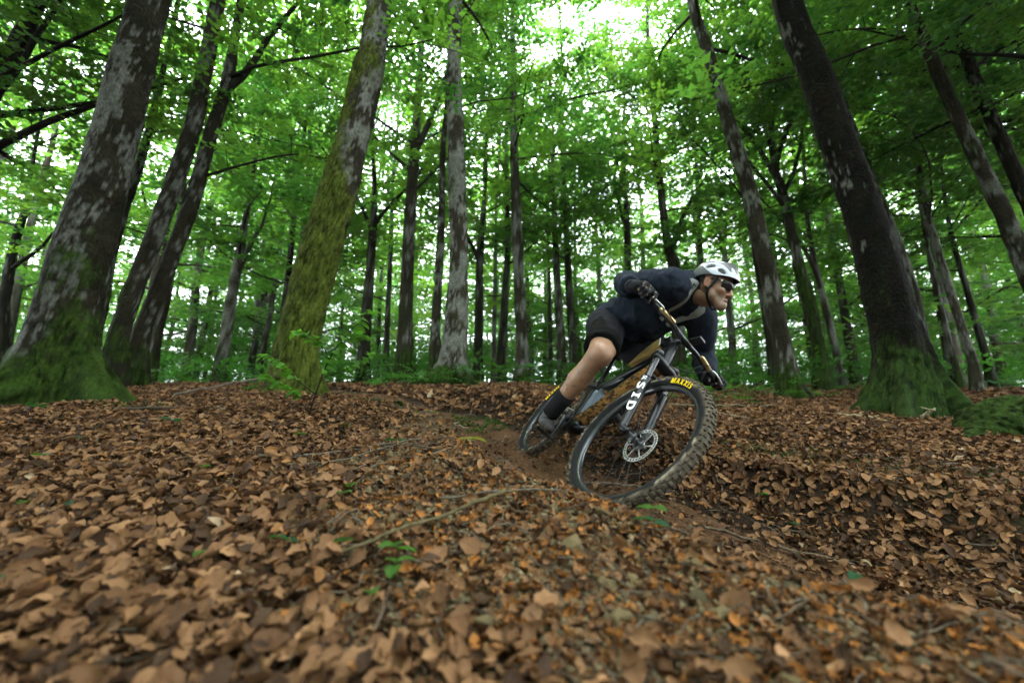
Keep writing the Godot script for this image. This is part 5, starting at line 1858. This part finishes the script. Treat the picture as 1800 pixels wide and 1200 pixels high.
func build_rider() -> void:
	var skin := mat("skin", Color.WHITE, 0.5, 0.0, true)
	skin.subsurf_scatter_enabled = true
	skin.subsurf_scatter_strength = 0.12
	var cloth := mat("jersey", paint(0.0105, 0.0145, 0.0235), 0.75)
	cloth.rim_enabled = true
	cloth.rim = 0.12
	cloth.normal_enabled = true
	cloth.normal_texture = noise_map(61, 0.02, 3, true, 256)
	cloth.normal_scale = 0.35
	cloth.uv1_triplanar = true
	cloth.uv1_scale = Vector3(7, 7, 7)
	var shorts_m := mat("shorts", Color.WHITE, 0.85, 0.0, true)
	shorts_m.normal_enabled = true
	shorts_m.normal_texture = cloth.normal_texture
	shorts_m.normal_scale = 0.35
	shorts_m.uv1_triplanar = true
	shorts_m.uv1_scale = Vector3(7, 7, 7)
	mat("sock", paint(0.012, 0.012, 0.013), 0.9)
	mat("shoe", Color.WHITE, 0.6, 0.0, true)
	mat("glove", Color.WHITE, 0.6, 0.0, true)
	mat("strap", paint(0.2, 0.2, 0.19), 0.85)
	mat("black_strap", paint(0.014, 0.014, 0.015), 0.7)
	var helm := mat("helmet", Color.WHITE, 0.32, 0.0, true)
	helm.clearcoat_enabled = true
	helm.clearcoat = 0.4
	var lens := mat("lens", paint(0.012, 0.009, 0.008), 0.06)
	lens.metallic_specular = 0.3
	var home := Vector3(0.6, 0.42, -2.7)
	var o := thing("person", "rider in navy jersey, dark shorts and pale helmet, crouched over the leaning bike looking right", "person", home)
	var place := Transform3D(Basis(), -home)
	var t: Vector3 = (J.neck - J.pelvis).normalized()
	var r: Vector3 = (J.shoulder_r - J.shoulder_l).normalized()
	var front := t.cross(r).normalized()
	# --- body: one skin from head to ankles
	var lo := Vector3(0.1, 0.5, -3.05)
	var hi := Vector3(1.36, 1.56, -2.08)
	var c := Clay.new(lo, hi, 0.013)
	body_bones(c, 0.0, true, true, true)
	for side in ["_r", "_l"]:     # knee cap, thigh muscle ends, shin edge
		var kk: Vector3 = J["knee" + side]
		var th: Vector3 = (J["hip" + side] - kk).normalized()
		var sh: Vector3 = (J["ankle" + side] - kk).normalized()
		var fw := -(th + sh).normalized()
		var lat := th.cross(fw).normalized()
		c.egg(kk + fw * 0.044, Basis(th, lat, fw).orthonormalized(), Vector3(0.03, 0.026, 0.02), 0.012)
		c.egg(kk + th * 0.085 + lat * 0.042 + fw * 0.02, Basis(), Vector3(0.036, 0.036, 0.036), 0.02)
		c.egg(kk + th * 0.1 - lat * 0.04 + fw * 0.02, Basis(), Vector3(0.036, 0.036, 0.036), 0.02)
		c.bone(kk + sh * 0.05 + fw * 0.03, kk + sh * 0.3 + fw * 0.018, 0.022, 0.018, 0.02)
	var hp := head_place()
	c.bone(J.neck - t * 0.02, hp * Vector3(-0.02, -0.06, 0), 0.062, 0.056, 0.03)
	var s := Shape.new()
	var tan_ := Color(0.25, 0.136, 0.08)
	c.skin(s, func(p: Vector3) -> Color:
		var n := n2.get_noise_3d(p.x * 16.0, p.y * 16.0, p.z * 16.0)
		var red: float = smoothstep(0.09, 0.03, p.distance_to(J.knee_r)) * 0.5
		return tan_.lerp(Color(0.3, 0.11, 0.07), red * 0.6) * (1.0 + 0.22 * n) if n1.get_noise_3d(p.x * 26.0, p.y * 26.0, p.z * 26.0) < 0.4 or p.y > 0.85 else Color(0.12, 0.075, 0.05), place, func(p: Vector3) -> Vector3:
			return p + Vector3(0.5, 0.7, 0.5) * 0.004 * n2.get_noise_3d(p.x * 11.0, p.y * 11.0, p.z * 11.0))
	# the head on a finer grid, in its own axes
	var hc := Clay.new(Vector3(-0.135, -0.2, -0.11), Vector3(0.145, 0.15, 0.11), 0.0036)
	model_head(hc)
	hc.skin(s, head_color, place * hp)
	part("body", s.mesh(), skin, o)
	# --- jersey
	var jc := Clay.new(lo, hi, 0.0125)
	body_bones(jc, 0.012, false, false, true)
	body_bones(jc, 0.021, false, true, false)
	for side in ["_r", "_l"]:
		var e: Vector3 = J["elbow" + side]
		var w: Vector3 = J["wrist" + side]
		jc.cut_plane(w - (w - e).normalized() * 0.022, (w - e).normalized(), w, 0.1)
	var neck_dir: Vector3 = (head_place() * Vector3(-0.03, -0.06, 0) - J.neck).normalized()
	jc.bone(J.neck, J.neck + neck_dir * 0.12, 0.078, 0.068, 0.04)
	jc.cut_plane(J.neck + neck_dir * 0.085, neck_dir, J.neck + neck_dir * 0.11, 0.1)
	jc.cut_plane(J.pelvis + t * 0.0, -t, J.pelvis - t * 0.05, 0.24)
	var js := Shape.new()
	jc.skin(js, func(_p: Vector3) -> Color: return Color.WHITE, place, func(p: Vector3) -> Vector3:
		var f := n3.get_noise_3d(p.x * 6.0, p.y * 6.0, p.z * 6.0)
		var near_joint: float = maxf(smoothstep(0.16, 0.03, p.distance_to(J.elbow_r)), maxf(smoothstep(0.18, 0.05, p.distance_to(J.shoulder_r)), smoothstep(0.16, 0.05, p.distance_to(J.elbow_l))))
		var folds := sin((p - J.elbow_r).dot((J.shoulder_r - J.elbow_r).normalized()) * 130.0 + 4.0 * f) * 0.007 * near_joint
		folds += sin((p - J.pelvis).dot(t) * 95.0 + 5.0 * f + 6.0 * (p - J.pelvis).dot(r)) * 0.005 * smoothstep(0.2, 0.04, absf((p - J.pelvis).dot(t) - 0.08))
		var centre: Vector3 = J.pelvis.lerp(J.neck, clampf((p - J.pelvis).dot(t) / 0.52, 0.0, 1.0))
		return p + (p - centre).normalized() * (0.011 * f + 0.006 * n3.get_noise_3d(p.x * 13.0 + 9.0, p.y * 13.0, p.z * 13.0) + folds))
	part("jersey", js.mesh(), cloth, o)
	# collar
	var ring := Shape.new()
	var nx_ := neck_dir.cross(Vector3.UP).normalized()
	var ny_ := neck_dir.cross(nx_)
	for k in 28:
		var a := TAU * k / 28.0
		for q in [[0.0, 0.083], [0.022, 0.072], [0.03, 0.067], [0.026, 0.063], [0.0, 0.068]]:
			ring.add(place * (J.neck + neck_dir * (q[0] + 0.068) + (nx_ * cos(a) + ny_ * sin(a)) * q[1]), Color.WHITE)
	ring.lattice(0, 28, 5, true)
	for j in 5:
		ring.quad(27 * 5 + j, 27 * 5 + (j + 1) % 5, (j + 1) % 5, j)
	part("collar", ring.mesh(), cloth, o)
	# --- shorts
	var sc := Clay.new(Vector3(0.36, 0.75, -3.05), Vector3(1.1, 1.4, -2.28), 0.0115)
	sc.bone(J.hip_r - t * 0.015, J.hip_l - t * 0.015, 0.116, 0.116, 0.05)
	sc.bone(J.pelvis, J.pelvis + t * 0.13, 0.131, 0.134, 0.05)
	sc.cut_plane(J.pelvis + t * 0.09, t, J.pelvis + t * 0.14, 0.26)
	for side in ["_r", "_l"]:
		var h0: Vector3 = J["hip" + side]
		var k0: Vector3 = J["knee" + side]
		sc.bone(h0, h0.lerp(k0, 0.95), 0.108, 0.097, 0.05)
		var out_ := (h0 - k0).normalized()
		sc.cut_plane(h0.lerp(k0, 0.86), -out_, k0, 0.2)
	var ss := Shape.new()
	sc.skin(ss, func(p: Vector3) -> Color:
		var k: float = (p - J.hip_r).dot((J.knee_r - J.hip_r).normalized())
		var base := Color(0.019, 0.0195, 0.022)
		if k > 0.29 or (k > 0.12 and p.y > J.hip_r.y - 0.55 * k - 0.005 and p.x < J.hip_r.x - 0.06):
			base = Color(0.005, 0.005, 0.006)
		return base, place, func(p: Vector3) -> Vector3:
			return p + Vector3(0, 1, 0) * 0.006 * n3.get_noise_3d(p.x * 9.0, p.y * 9.0, p.z * 9.0))
	part("shorts", ss.mesh(), shorts_m, o)
	build_feet(o, place)
	build_hands(o, place)
	build_headgear(o, place * hp)
	# --- pack straps over the chest
	for side in [1.0, -1.0]:
		var rs := Shape.new()
		var first := true
		for k in 22:
			var u := k / 21.0
			var mid: Vector3 = J.neck + r * ((0.09 - 0.05 * u) * side) - t * (0.2 * u - 0.015)
			for q in 5:
				var across := (q - 2) * 0.0105
				var from := mid + r * across + front * (0.28 if u > 0.1 else 0.2)
				var dirv := (-front + t * 0.25 * (1.0 - u)).normalized()
				if u <= 0.12:
					dirv = (-front - t * 0.9).normalized()
					from = mid + r * across + front * 0.12 + t * 0.13
				var p := from
				for n in 40:
					var dd := jc.at(p)
					if dd < 0.006:
						break
					p += dirv * maxf(dd * 0.7, 0.0015)
				rs.add(place * (p - dirv * (0.003 if q in [0, 4] else 0.006)), Color.WHITE)
		rs.lattice(0, 22, 5, false)
		var strap_mat: StandardMaterial3D = mats["strap"]
		strap_mat.cull_mode = BaseMaterial3D.CULL_DISABLED
		part("pack_strap", rs.mesh(), strap_mat, o)


func model_head(c: Clay) -> void:
	var b := Basis()
	c.egg(Vector3(-0.012, 0.04, 0), b, Vector3(0.1, 0.1, 0.077), 0.02)          # skull
	c.egg(Vector3(0.035, -0.02, 0), b, Vector3(0.062, 0.09, 0.066), 0.03)        # face
	c.bone(Vector3(0.03, -0.055, 0.05), Vector3(0.082, -0.1, 0.02), 0.022, 0.02, 0.02)    # jaw
	c.bone(Vector3(0.03, -0.055, -0.05), Vector3(0.082, -0.1, -0.02), 0.022, 0.02, 0.02)
	c.bone(Vector3(0.0, -0.02, 0.058), Vector3(0.03, -0.06, 0.05), 0.02, 0.02, 0.02)
	c.bone(Vector3(0.0, -0.02, -0.058), Vector3(0.03, -0.06, -0.05), 0.02, 0.02, 0.02)
	c.egg(Vector3(0.083, -0.104, 0), b, Vector3(0.019, 0.018, 0.022), 0.015)     # chin
	c.bone(Vector3(0.082, -0.085, 0), Vector3(0.06, -0.06, 0), 0.03, 0.035, 0.02)
	for z in [-1.0, 1.0]:
		c.bone(Vector3(0.083, 0.036, 0.012 * z), Vector3(0.065, 0.034, 0.05 * z), 0.012, 0.012, 0.012)   # brow
		c.egg(Vector3(0.07, -0.015, 0.042 * z), b, Vector3(0.022, 0.02, 0.022), 0.02)    # cheekbone
		c.egg(Vector3(0.09, 0.014, 0.031 * z), b, Vector3(0.02, 0.013, 0.017), 0.012, true)   # eye socket
		c.egg(Vector3(0.077, 0.014, 0.031 * z), b, Vector3(0.0125, 0.0125, 0.0125), 0.002)    # eyeball
		c.bone(Vector3(0.089, 0.019, 0.02 * z), Vector3(0.085, 0.018, 0.044 * z), 0.0045, 0.0045, 0.003)   # lids
		c.egg(Vector3(0.098, -0.03, 0.013 * z), b, Vector3(0.011, 0.009, 0.009), 0.006)       # nostril wing
		# ear: a rim, a lobe and a hollow
		var e := Basis(Vector3.UP, 0.35 * z)
		c.egg(Vector3(-0.008, 0.005, 0.081 * z), e, Vector3(0.02, 0.034, 0.009), 0.006)
		c.egg(Vector3(-0.003, 0.007, 0.09 * z), e, Vector3(0.011, 0.021, 0.006), 0.004, true)
		c.bone(Vector3(-0.012, -0.008, 0.084 * z), Vector3(-0.012, 0.016, 0.086 * z), 0.004, 0.004, 0.003)
	c.bone(Vector3(0.09, 0.026, 0), Vector3(0.112, -0.022, 0), 0.009, 0.0125, 0.012)   # nose
	c.egg(Vector3(0.112, -0.026, 0), b, Vector3(0.012, 0.011, 0.013), 0.008)
	c.bone(Vector3(0.094, -0.064, -0.02), Vector3(0.099, -0.06, 0), 0.0065, 0.008, 0.006)   # lips
	c.bone(Vector3(0.094, -0.064, 0.02), Vector3(0.099, -0.06, 0), 0.0065, 0.008, 0.006)
	c.bone(Vector3(0.09, -0.074, -0.017), Vector3(0.095, -0.076, 0), 0.007, 0.009, 0.006)
	c.bone(Vector3(0.09, -0.074, 0.017), Vector3(0.095, -0.076, 0), 0.007, 0.009, 0.006)
	c.egg(Vector3(0.107, -0.068, 0), b, Vector3(0.011, 0.0025, 0.024), 0.004, true)    # mouth line
	var foot: Vector3 = head_place().affine_inverse() * (J.neck as Vector3)    # the neck runs down to the shoulders
	var low := Vector3(-0.025, -0.05, 0).lerp(foot, 0.45)
	c.bone(Vector3(-0.025, -0.03, 0), low, 0.057, 0.056, 0.03)
	c.bone(Vector3(-0.02, -0.02, 0.052), low + Vector3(0.03, 0, 0.02), 0.016, 0.014, 0.02)


func head_color(p: Vector3) -> Color:
	var n := n2.get_noise_3d(p.x * 60.0, p.y * 60.0, p.z * 60.0)
	var c := Color(0.235, 0.124, 0.074) * (1.0 + 0.14 * n)
	var z := absf(p.z)
	# ruddy nose, cheek and ear
	c = c.lerp(Color(0.34, 0.12, 0.075), 0.45 * smoothstep(0.03, 0.012, p.distance_to(Vector3(0.112, -0.026, 0))))
	c = c.lerp(Color(0.34, 0.13, 0.08), 0.4 * smoothstep(0.07, 0.082, z))
	# beard shadow
	var beard := smoothstep(-0.035, -0.055, p.y) * smoothstep(0.0, 0.03, p.x) * smoothstep(-0.14, -0.12, p.y)
	c = c.lerp(Color(0.13, 0.085, 0.06), 0.6 * beard * (1.0 + 0.6 * n))
	if p.y < -0.058 and p.y > -0.083 and p.x > 0.088 and z < 0.022:
		c = Color(0.27, 0.09, 0.07)
		if absf(p.y + 0.068) < 0.0025:
			c = Color(0.08, 0.03, 0.025)
	# hair at the back and before the ear
	var hair := maxf(smoothstep(-0.035, -0.05, p.x + 0.15 * (p.y + 0.04)) * smoothstep(-0.085, -0.07, p.y), smoothstep(0.045, 0.06, p.y) * smoothstep(0.085, 0.06, p.x))
	if p.x > 0.005 and p.x < 0.03 and p.y > -0.02 and z > 0.055 and z < 0.077:
		hair = maxf(hair, 0.7)
	c = c.lerp(Color(0.02, 0.014, 0.01) * (1.0 + 0.8 * n), hair)
	# brows and eyes
	if p.y > 0.034 and p.y < 0.043 and p.x > 0.06 and z > 0.012 and z < 0.052:
		c = Color(0.03, 0.02, 0.014)
	var eye := p.distance_to(Vector3(0.077, 0.014, 0.031 * signf(p.z)))
	if eye < 0.0138 and p.x > 0.083 and p.y < 0.0175:
		c = Color(0.5, 0.48, 0.45)
		if Vector2(p.y - 0.013, z - 0.031).length() < 0.0055:
			c = Color(0.04, 0.025, 0.015)
	return c


func build_feet(o: Node3D, place: Transform3D) -> void:
	var bp := bike_place()
	for side in ["_r", "_l"]:
		var sg := 1.0 if side == "_r" else -1.0
		var a: Vector3 = J["ankle" + side]
		var k: Vector3 = J["knee" + side]
		var up_leg := (k - a).normalized()
		var sk := Shape.new()
		var pp := PackedVector3Array([a - up_leg * 0.03, a, a + up_leg * 0.05, a + up_leg * 0.1, a + up_leg * 0.135, a + up_leg * 0.138, a + up_leg * 0.13])
		tube(sk, pp, PackedFloat32Array([0.05, 0.05, 0.049, 0.052, 0.0555, 0.053, 0.045]), 26, Color.WHITE)
		for q in sk.v.size():
			sk.v[q] = place * sk.v[q]
		part("sock", sk.mesh(), mats["sock"], o)
		# shoe on its pedal
		var ca := deg_to_rad(-72.0)
		var pedal: Vector3 = bp * (BB + Vector3(cos(ca), sin(ca), 0) * 0.17 * sg + Vector3(0, 0, 0.145 * sg))
		var f := (bp.basis.x * 0.97 - bp.basis.y * 0.12 + bp.basis.z * 0.14 * sg).normalized()
		var u := (bp.basis.y - f * bp.basis.y.dot(f)).normalized()
		var w := f.cross(u).normalized()
		var b := Basis(f, u, w)
		var sole := pedal + u * 0.018
		var c := Clay.new(pedal - Vector3.ONE * 0.21, pedal + Vector3.ONE * 0.23, 0.008)
		c.egg(sole + f * 0.075 + u * 0.03, b, Vector3(0.085, 0.034, 0.048), 0.02)
		c.egg(sole - f * 0.02 + u * 0.035, b, Vector3(0.1, 0.038, 0.041), 0.02)
		c.egg(sole - f * 0.11 + u * 0.04, b, Vector3(0.045, 0.045, 0.036), 0.02)
		c.bone(sole - f * 0.085 + u * 0.05, a + up_leg * 0.01, 0.042, 0.043, 0.025)
		c.bone(sole + f * 0.02 + u * 0.055, sole - f * 0.06 + u * 0.085, 0.03, 0.034, 0.025)
		c.cut_plane(sole, -u, sole, 0.24)
		c.cut_plane(a + up_leg * 0.022, up_leg, a + up_leg * 0.05, 0.08)
		var s := Shape.new()
		c.skin(s, func(p: Vector3) -> Color:
			var q := b.inverse() * (p - sole)
			var n := n1.get_noise_3d(p.x * 22.0, p.y * 22.0, p.z * 22.0)
			var col := Color(0.085, 0.085, 0.088)
			if q.y < 0.013:
				col = Color(0.012, 0.012, 0.012)
			elif q.x > 0.09 or q.x < -0.1:
				col = Color(0.03, 0.03, 0.031)
			elif q.y > 0.075:
				col = Color(0.2, 0.2, 0.205)
			return col.lerp(Color(0.11, 0.085, 0.06), clampf(0.25 + n, 0.0, 0.5) * smoothstep(0.06, 0.0, q.y)), place)
		part("shoe", s.mesh(), mats["shoe"], o)
		var lc := Shape.new()   # closing straps across the instep
		for q in [0.055, 0.012]:
			for j in 9:
				var ang := lerpf(-1.25, 1.25, j / 8.0)
				var h := 0.088 if q < 0.03 else 0.071
				for e in [-0.009, 0.009]:
					lc.add(place * (sole + f * (q + e) + u * (0.028 + (h - 0.028) * cos(ang)) + w * (0.05 * sin(ang))), Color(0.012, 0.012, 0.013))
			lc.lattice(lc.v.size() - 18, 9, 2, false)
		part("shoe_strap", lc.mesh(), mats["shoe"], o)


func build_hands(o: Node3D, place: Transform3D) -> void:
	var bp := bike_place() * steer_turn()
	for side in ["_r", "_l"]:
		var sg := 1.0 if side == "_r" else -1.0
		var g := bp * (Vector3(0.925, 0.985, 0) + Vector3(-0.036, 0.012, 0.33 * sg))
		var wv: Vector3 = J["wrist" + side]
		var out_ := (bp.basis.z * sg - bp.basis.x * 0.12).normalized()    # along the grip, away from the stem
		# the hand lies between wrist and grip: back of the hand follows the forearm
		var reach := (g - wv)
		reach = (reach - out_ * reach.dot(out_)).normalized()
		var up := bp.basis.y - out_ * bp.basis.y.dot(out_)
		up = (up - reach * up.dot(reach)).normalized()
		var c := Clay.new(g - Vector3.ONE * 0.13, g + Vector3.ONE * 0.13, 0.0042)
		var knuckle: Array[Vector3] = []
		for k in 4:
			var x := (k - 1.5) * -0.0195    # index nearest the stem
			knuckle.append(g + out_ * (-x * -1.0) * 1.0 + reach * (0.026 - 0.003 * absf(k - 1.0)) + up * 0.03)
		var heel := wv.lerp(g, 0.35) + up * 0.008
		for k in 4:
			var from := heel + out_ * (k - 1.5) * 0.013
			var kn := g + out_ * (k - 1.5) * 0.02 + reach * (0.03 - 0.003 * absf(k - 1.0)) + up * 0.026
			c.bone(from, kn, 0.021, 0.014, 0.012)
		c.bone(wv, heel, 0.034, 0.031, 0.02)
		var len_ := [0.9, 1.0, 0.94, 0.78]
		for k in 4:
			var l: float = len_[k]
			var kn := g + out_ * (k - 1.5) * 0.02 + reach * (0.03 - 0.003 * absf(k - 1.0)) + up * 0.026
			if k == 0:      # one finger on the brake lever
				var p1 := kn + reach * 0.038 - up * 0.012 - out_ * 0.006
				var p2 := p1 + reach * 0.012 - up * 0.026 - out_ * 0.004
				c.bone(kn, p1, 0.0118, 0.0105, 0.004)
				c.bone(p1, p2, 0.0105, 0.0095, 0.003)
				c.bone(p2, p2 - reach * 0.016 - up * 0.012, 0.0095, 0.0085, 0.003)
			else:
				var p1 := kn + reach * 0.016 * l - up * 0.03 * l
				var p2 := p1 - reach * 0.022 * l - up * 0.024 * l
				var p3 := p2 - reach * 0.026 * l + up * 0.004
				c.bone(kn, p1, 0.0118, 0.0105, 0.004)
				c.bone(p1, p2, 0.0105, 0.0098, 0.003)
				c.bone(p2, p3, 0.0098, 0.0088, 0.003)
		# thumb: leaves the side of the palm and goes under and round the grip
		var t0 := heel - out_ * 0.026 - up * 0.004
		var t1 := g - out_ * 0.046 - reach * 0.014 - up * 0.004
		var t2 := g - out_ * 0.05 + reach * 0.012 - up * 0.024
		c.bone(t0, t1, 0.0155, 0.012, 0.008)
		c.bone(t1, t2, 0.012, 0.01, 0.004)
		c.bone(t2, t2 + reach * 0.016 - up * 0.012, 0.01, 0.0085, 0.003)
		var s := Shape.new()
		var mid := g + up * 0.03
		c.skin(s, func(p: Vector3) -> Color:
			var n := n2.get_noise_3d(p.x * 45.0, p.y * 45.0, p.z * 45.0)
			var col := Color(0.016, 0.016, 0.02) * (1.0 + 0.6 * n)
			var q := (p - mid)
			var a := q.dot(out_) + 0.4 * q.dot(reach)
			if absf(a - 0.012) < 0.006 and q.dot(up) > 0.0 and q.dot(reach) < 0.03:
				col = Color(0.12, 0.14, 0.17)
			if n > 0.42 and q.dot(reach) > 0.02:
				col = Color(0.2, 0.13, 0.07)
			return col, place)
		part("glove", s.mesh(), mats["glove"], o)
		# cuff, with the bare strip of wrist that shows behind it
		var cf := Shape.new()
		var e: Vector3 = J["elbow" + side]
		var d := (wv - e).normalized()
		tube(cf, PackedVector3Array([wv - d * 0.006, wv + d * 0.004, wv + d * 0.025, wv + d * 0.03]), PackedFloat32Array([0.034, 0.0355, 0.0345, 0.03]), 24, Color(0.02, 0.02, 0.024))
		for q in cf.v.size():
			cf.v[q] = place * cf.v[q]
		part("glove_cuff", cf.mesh(), mats["glove"], o)


func build_headgear(o: Node3D, hp: Transform3D) -> void:
	# helmet: a long shell with sunken vents, pale above and dark grey round the lower rear
	var s := Shape.new()
	var cols := 180
	var rows := 70
	var pale := Color(0.4, 0.41, 0.46)
	var grey := Color(0.045, 0.05, 0.055)
	for r in rows:
		var v := r / float(rows - 1)
		for k in cols:
			var a := TAU * k / cols
			var ca := cos(a)
			var sa := sin(a)
			var edge := 0.036 + 0.03 * smoothstep(0.0, 1.0, ca) - 0.026 * smoothstep(0.0, 1.0, -ca) + 0.012 * pow(absf(sa), 3.0)
			var y := lerpf(edge, 0.158, sin(v * PI * 0.5))
			var e := clampf((y - 0.03) / 0.128, -0.35, 1.0)
			var ring := sqrt(maxf(0.0, 1.0 - pow(maxf(e, 0.0), 2.25)))
			var x := (0.142 if ca > 0.0 else 0.148) * ca * ring * (1.0 - 0.1 * maxf(e, 0.0) * ca) - 0.004
			var z := 0.1 * sa * pow(ring, 0.93) * (1.0 - 0.12 * ca * ca)
			if e < 0.0:
				x *= 1.0 + 0.1 * e
				z *= 1.0 + 0.12 * e
			var p := Vector3(x, y, z)
			# vents: rows of long openings
			var sunk := 0.0
			for q in [[0.05, 0.0, 0.05, 0.005, 0.0], [0.045, 0.03, 0.055, 0.0055, -0.12], [0.03, 0.06, 0.055, 0.0065, -0.16], [-0.07, 0.016, 0.03, 0.005, 0.1], [-0.065, 0.044, 0.034, 0.006, 0.12], [-0.025, 0.084, 0.026, 0.0055, 0.0], [0.05, 0.082, 0.022, 0.004, -0.3]]:
				var dx: float = x - q[0]
				var dz: float = absf(z) - q[1] - q[4] * dx
				if q[1] == 0.0:
					dz = absf(z)
				var ell := sqrt(pow(dx / q[2], 2.0) + pow(dz / q[3], 2.0))
				if y > 0.07:
					sunk = maxf(sunk, smoothstep(1.15, 0.9, ell))
			var rib := 0.0035 * cos(absf(z) * 175.0) * smoothstep(0.08, 0.11, y)
			var n := Vector3(x, (y - 0.03) * 1.1, z * 1.6).normalized()
			p += n * (rib - 0.016 * sunk)
			var low := y < 0.052 + 0.055 * smoothstep(0.03, -0.12, x) - 0.01 * smoothstep(0.02, 0.12, x)
			var c := grey if low else pale
			if sunk > 0.45:
				c = Color(0.012, 0.012, 0.013)
			s.add(p, c)
	# inside of the shell
	for r in 8:
		var v := r / 7.0
		for k in cols:
			var rim_p := s.v[k]
			s.add(Vector3(rim_p.x * (0.9 - 0.35 * v * v), rim_p.y + 0.09 * v, rim_p.z * (0.88 - 0.35 * v * v)), Color(0.012, 0.012, 0.013))
	for r in rows - 1:
		for k in cols:
			var a := r * cols + k
			var b := r * cols + (k + 1) % cols
			s.quad(a, b, b + cols, a + cols)
	var f := rows * cols
	for r in 7:
		for k in cols:
			var a := f + r * cols + k
			var b := f + r * cols + (k + 1) % cols
			s.quad(a, a + cols, b + cols, b)
	for k in cols:
		s.quad(k, f + k, f + (k + 1) % cols, (k + 1) % cols)
	part("helmet", s.mesh(), mats["helmet"], o, hp)
	# glasses: a wrapped dark lens for each eye, bridge, temples
	for z in [-1.0, 1.0]:
		var l := Shape.new()
		for r in 9:
			for k in 13:
				var a: float = lerpf(0.04, 1.0, k / 12.0)
				var v := r / 8.0 * 2.0 - 1.0
				var hgt := 0.0245 * sqrt(maxf(0.0, 1.0 - pow(absf(a * 2.0 - 1.04), 4.0))) * (1.0 - 0.12 * a) + 0.001
				var y := 0.018 + v * hgt + 0.004 * a - (0.004 if v < 0.0 else 0.0)
				var ang := a * 0.95
				l.add(Vector3(0.02 + 0.091 * cos(ang) - 0.004 * v * v, y, z * 0.078 * sin(ang) * 1.06), Color.WHITE)
		l.lattice(0, 9, 13, false)
		var lm: StandardMaterial3D = mats["lens"]
		lm.cull_mode = BaseMaterial3D.CULL_DISABLED
		part("lens", l.mesh(), lm, o, hp)
		var fr := Shape.new()
		var pts := PackedVector3Array()
		var rad := PackedFloat32Array()
		for k in 13:
			pts.append(l.v[8 * 13 + k])
			rad.append(0.0022)
		pts.append(Vector3(0.04, 0.033, 0.077 * z))
		rad.append(0.0028)
		pts.append(Vector3(-0.01, 0.026, 0.081 * z))
		rad.append(0.0024)
		tube(fr, pts, rad, 8, Color.WHITE)
		var low := PackedVector3Array()
		var lr := PackedFloat32Array()
		for k in 13:
			low.append(l.v[k])
			lr.append(0.0013)
		tube(fr, low, lr, 6, Color.WHITE)
		part("glasses_frame", fr.mesh(), mats["black_strap"], o, hp)
		# small pale mark on the temple
		var mk := Shape.new()
		lathe_z(mk, [[0.0055, -0.0005], [0.0055, 0.0005], [0.0035, 0.0005], [0.0035, -0.0005]], 20)
		part("glasses_mark", mk.mesh(), mats["white_print"], o, hp * Transform3D(Basis(Vector3.UP, 0.7 * z), Vector3(0.068, 0.033, 0.0745 * z)))
		# chin straps
		var joint := Vector3(0.012, -0.036, 0.083 * z)
		ribbon(o, hp, "helmet_strap", [Vector3(0.045, 0.045, 0.082 * z), Vector3(0.03, 0.0, 0.083 * z), joint], 0.0065)
		ribbon(o, hp, "helmet_strap", [Vector3(-0.045, 0.04, 0.082 * z), Vector3(-0.032, 0.0, 0.083 * z), joint], 0.0065)
		ribbon(o, hp, "helmet_strap", [joint, Vector3(0.02, -0.075, 0.068 * z), Vector3(0.04, -0.115, 0.035 * z), Vector3(0.045, -0.128, 0.0)], 0.0075)
		var bk := Shape.new()
		block(bk, Transform3D(Basis(Vector3.RIGHT, 0.1 * z), joint + Vector3(0, 0, 0.002 * z)), Vector3(0.022, 0.02, 0.006))
		part("strap_buckle", bk.mesh(), mats["black_strap"], o, hp)


func ribbon(o: Node3D, hp: Transform3D, called: String, way: Array, half: float) -> void:
	var r := PackedFloat32Array()
	for k in way.size():
		r.append(half)
	var got := curve_points(PackedVector3Array(way), r, 14)
	var p: PackedVector3Array = got[0]
	var s := Shape.new()
	for k in 14:
		var d := (p[mini(k + 1, 13)] - p[maxi(k - 1, 0)]).normalized()
		var n := Vector3(0, p[k].y * 0.3 - 0.02, p[k].z).normalized()
		var w := d.cross(n).normalized() * half
		for q in [[-1.0, 0.0], [-1.0, 0.0025], [1.0, 0.0025], [1.0, 0.0]]:
			s.add(p[k] + w * q[0] + n * q[1], Color.WHITE)
	s.lattice(0, 14, 4, true)
	part(called, s.mesh(), mats["black_strap"], o, hp)
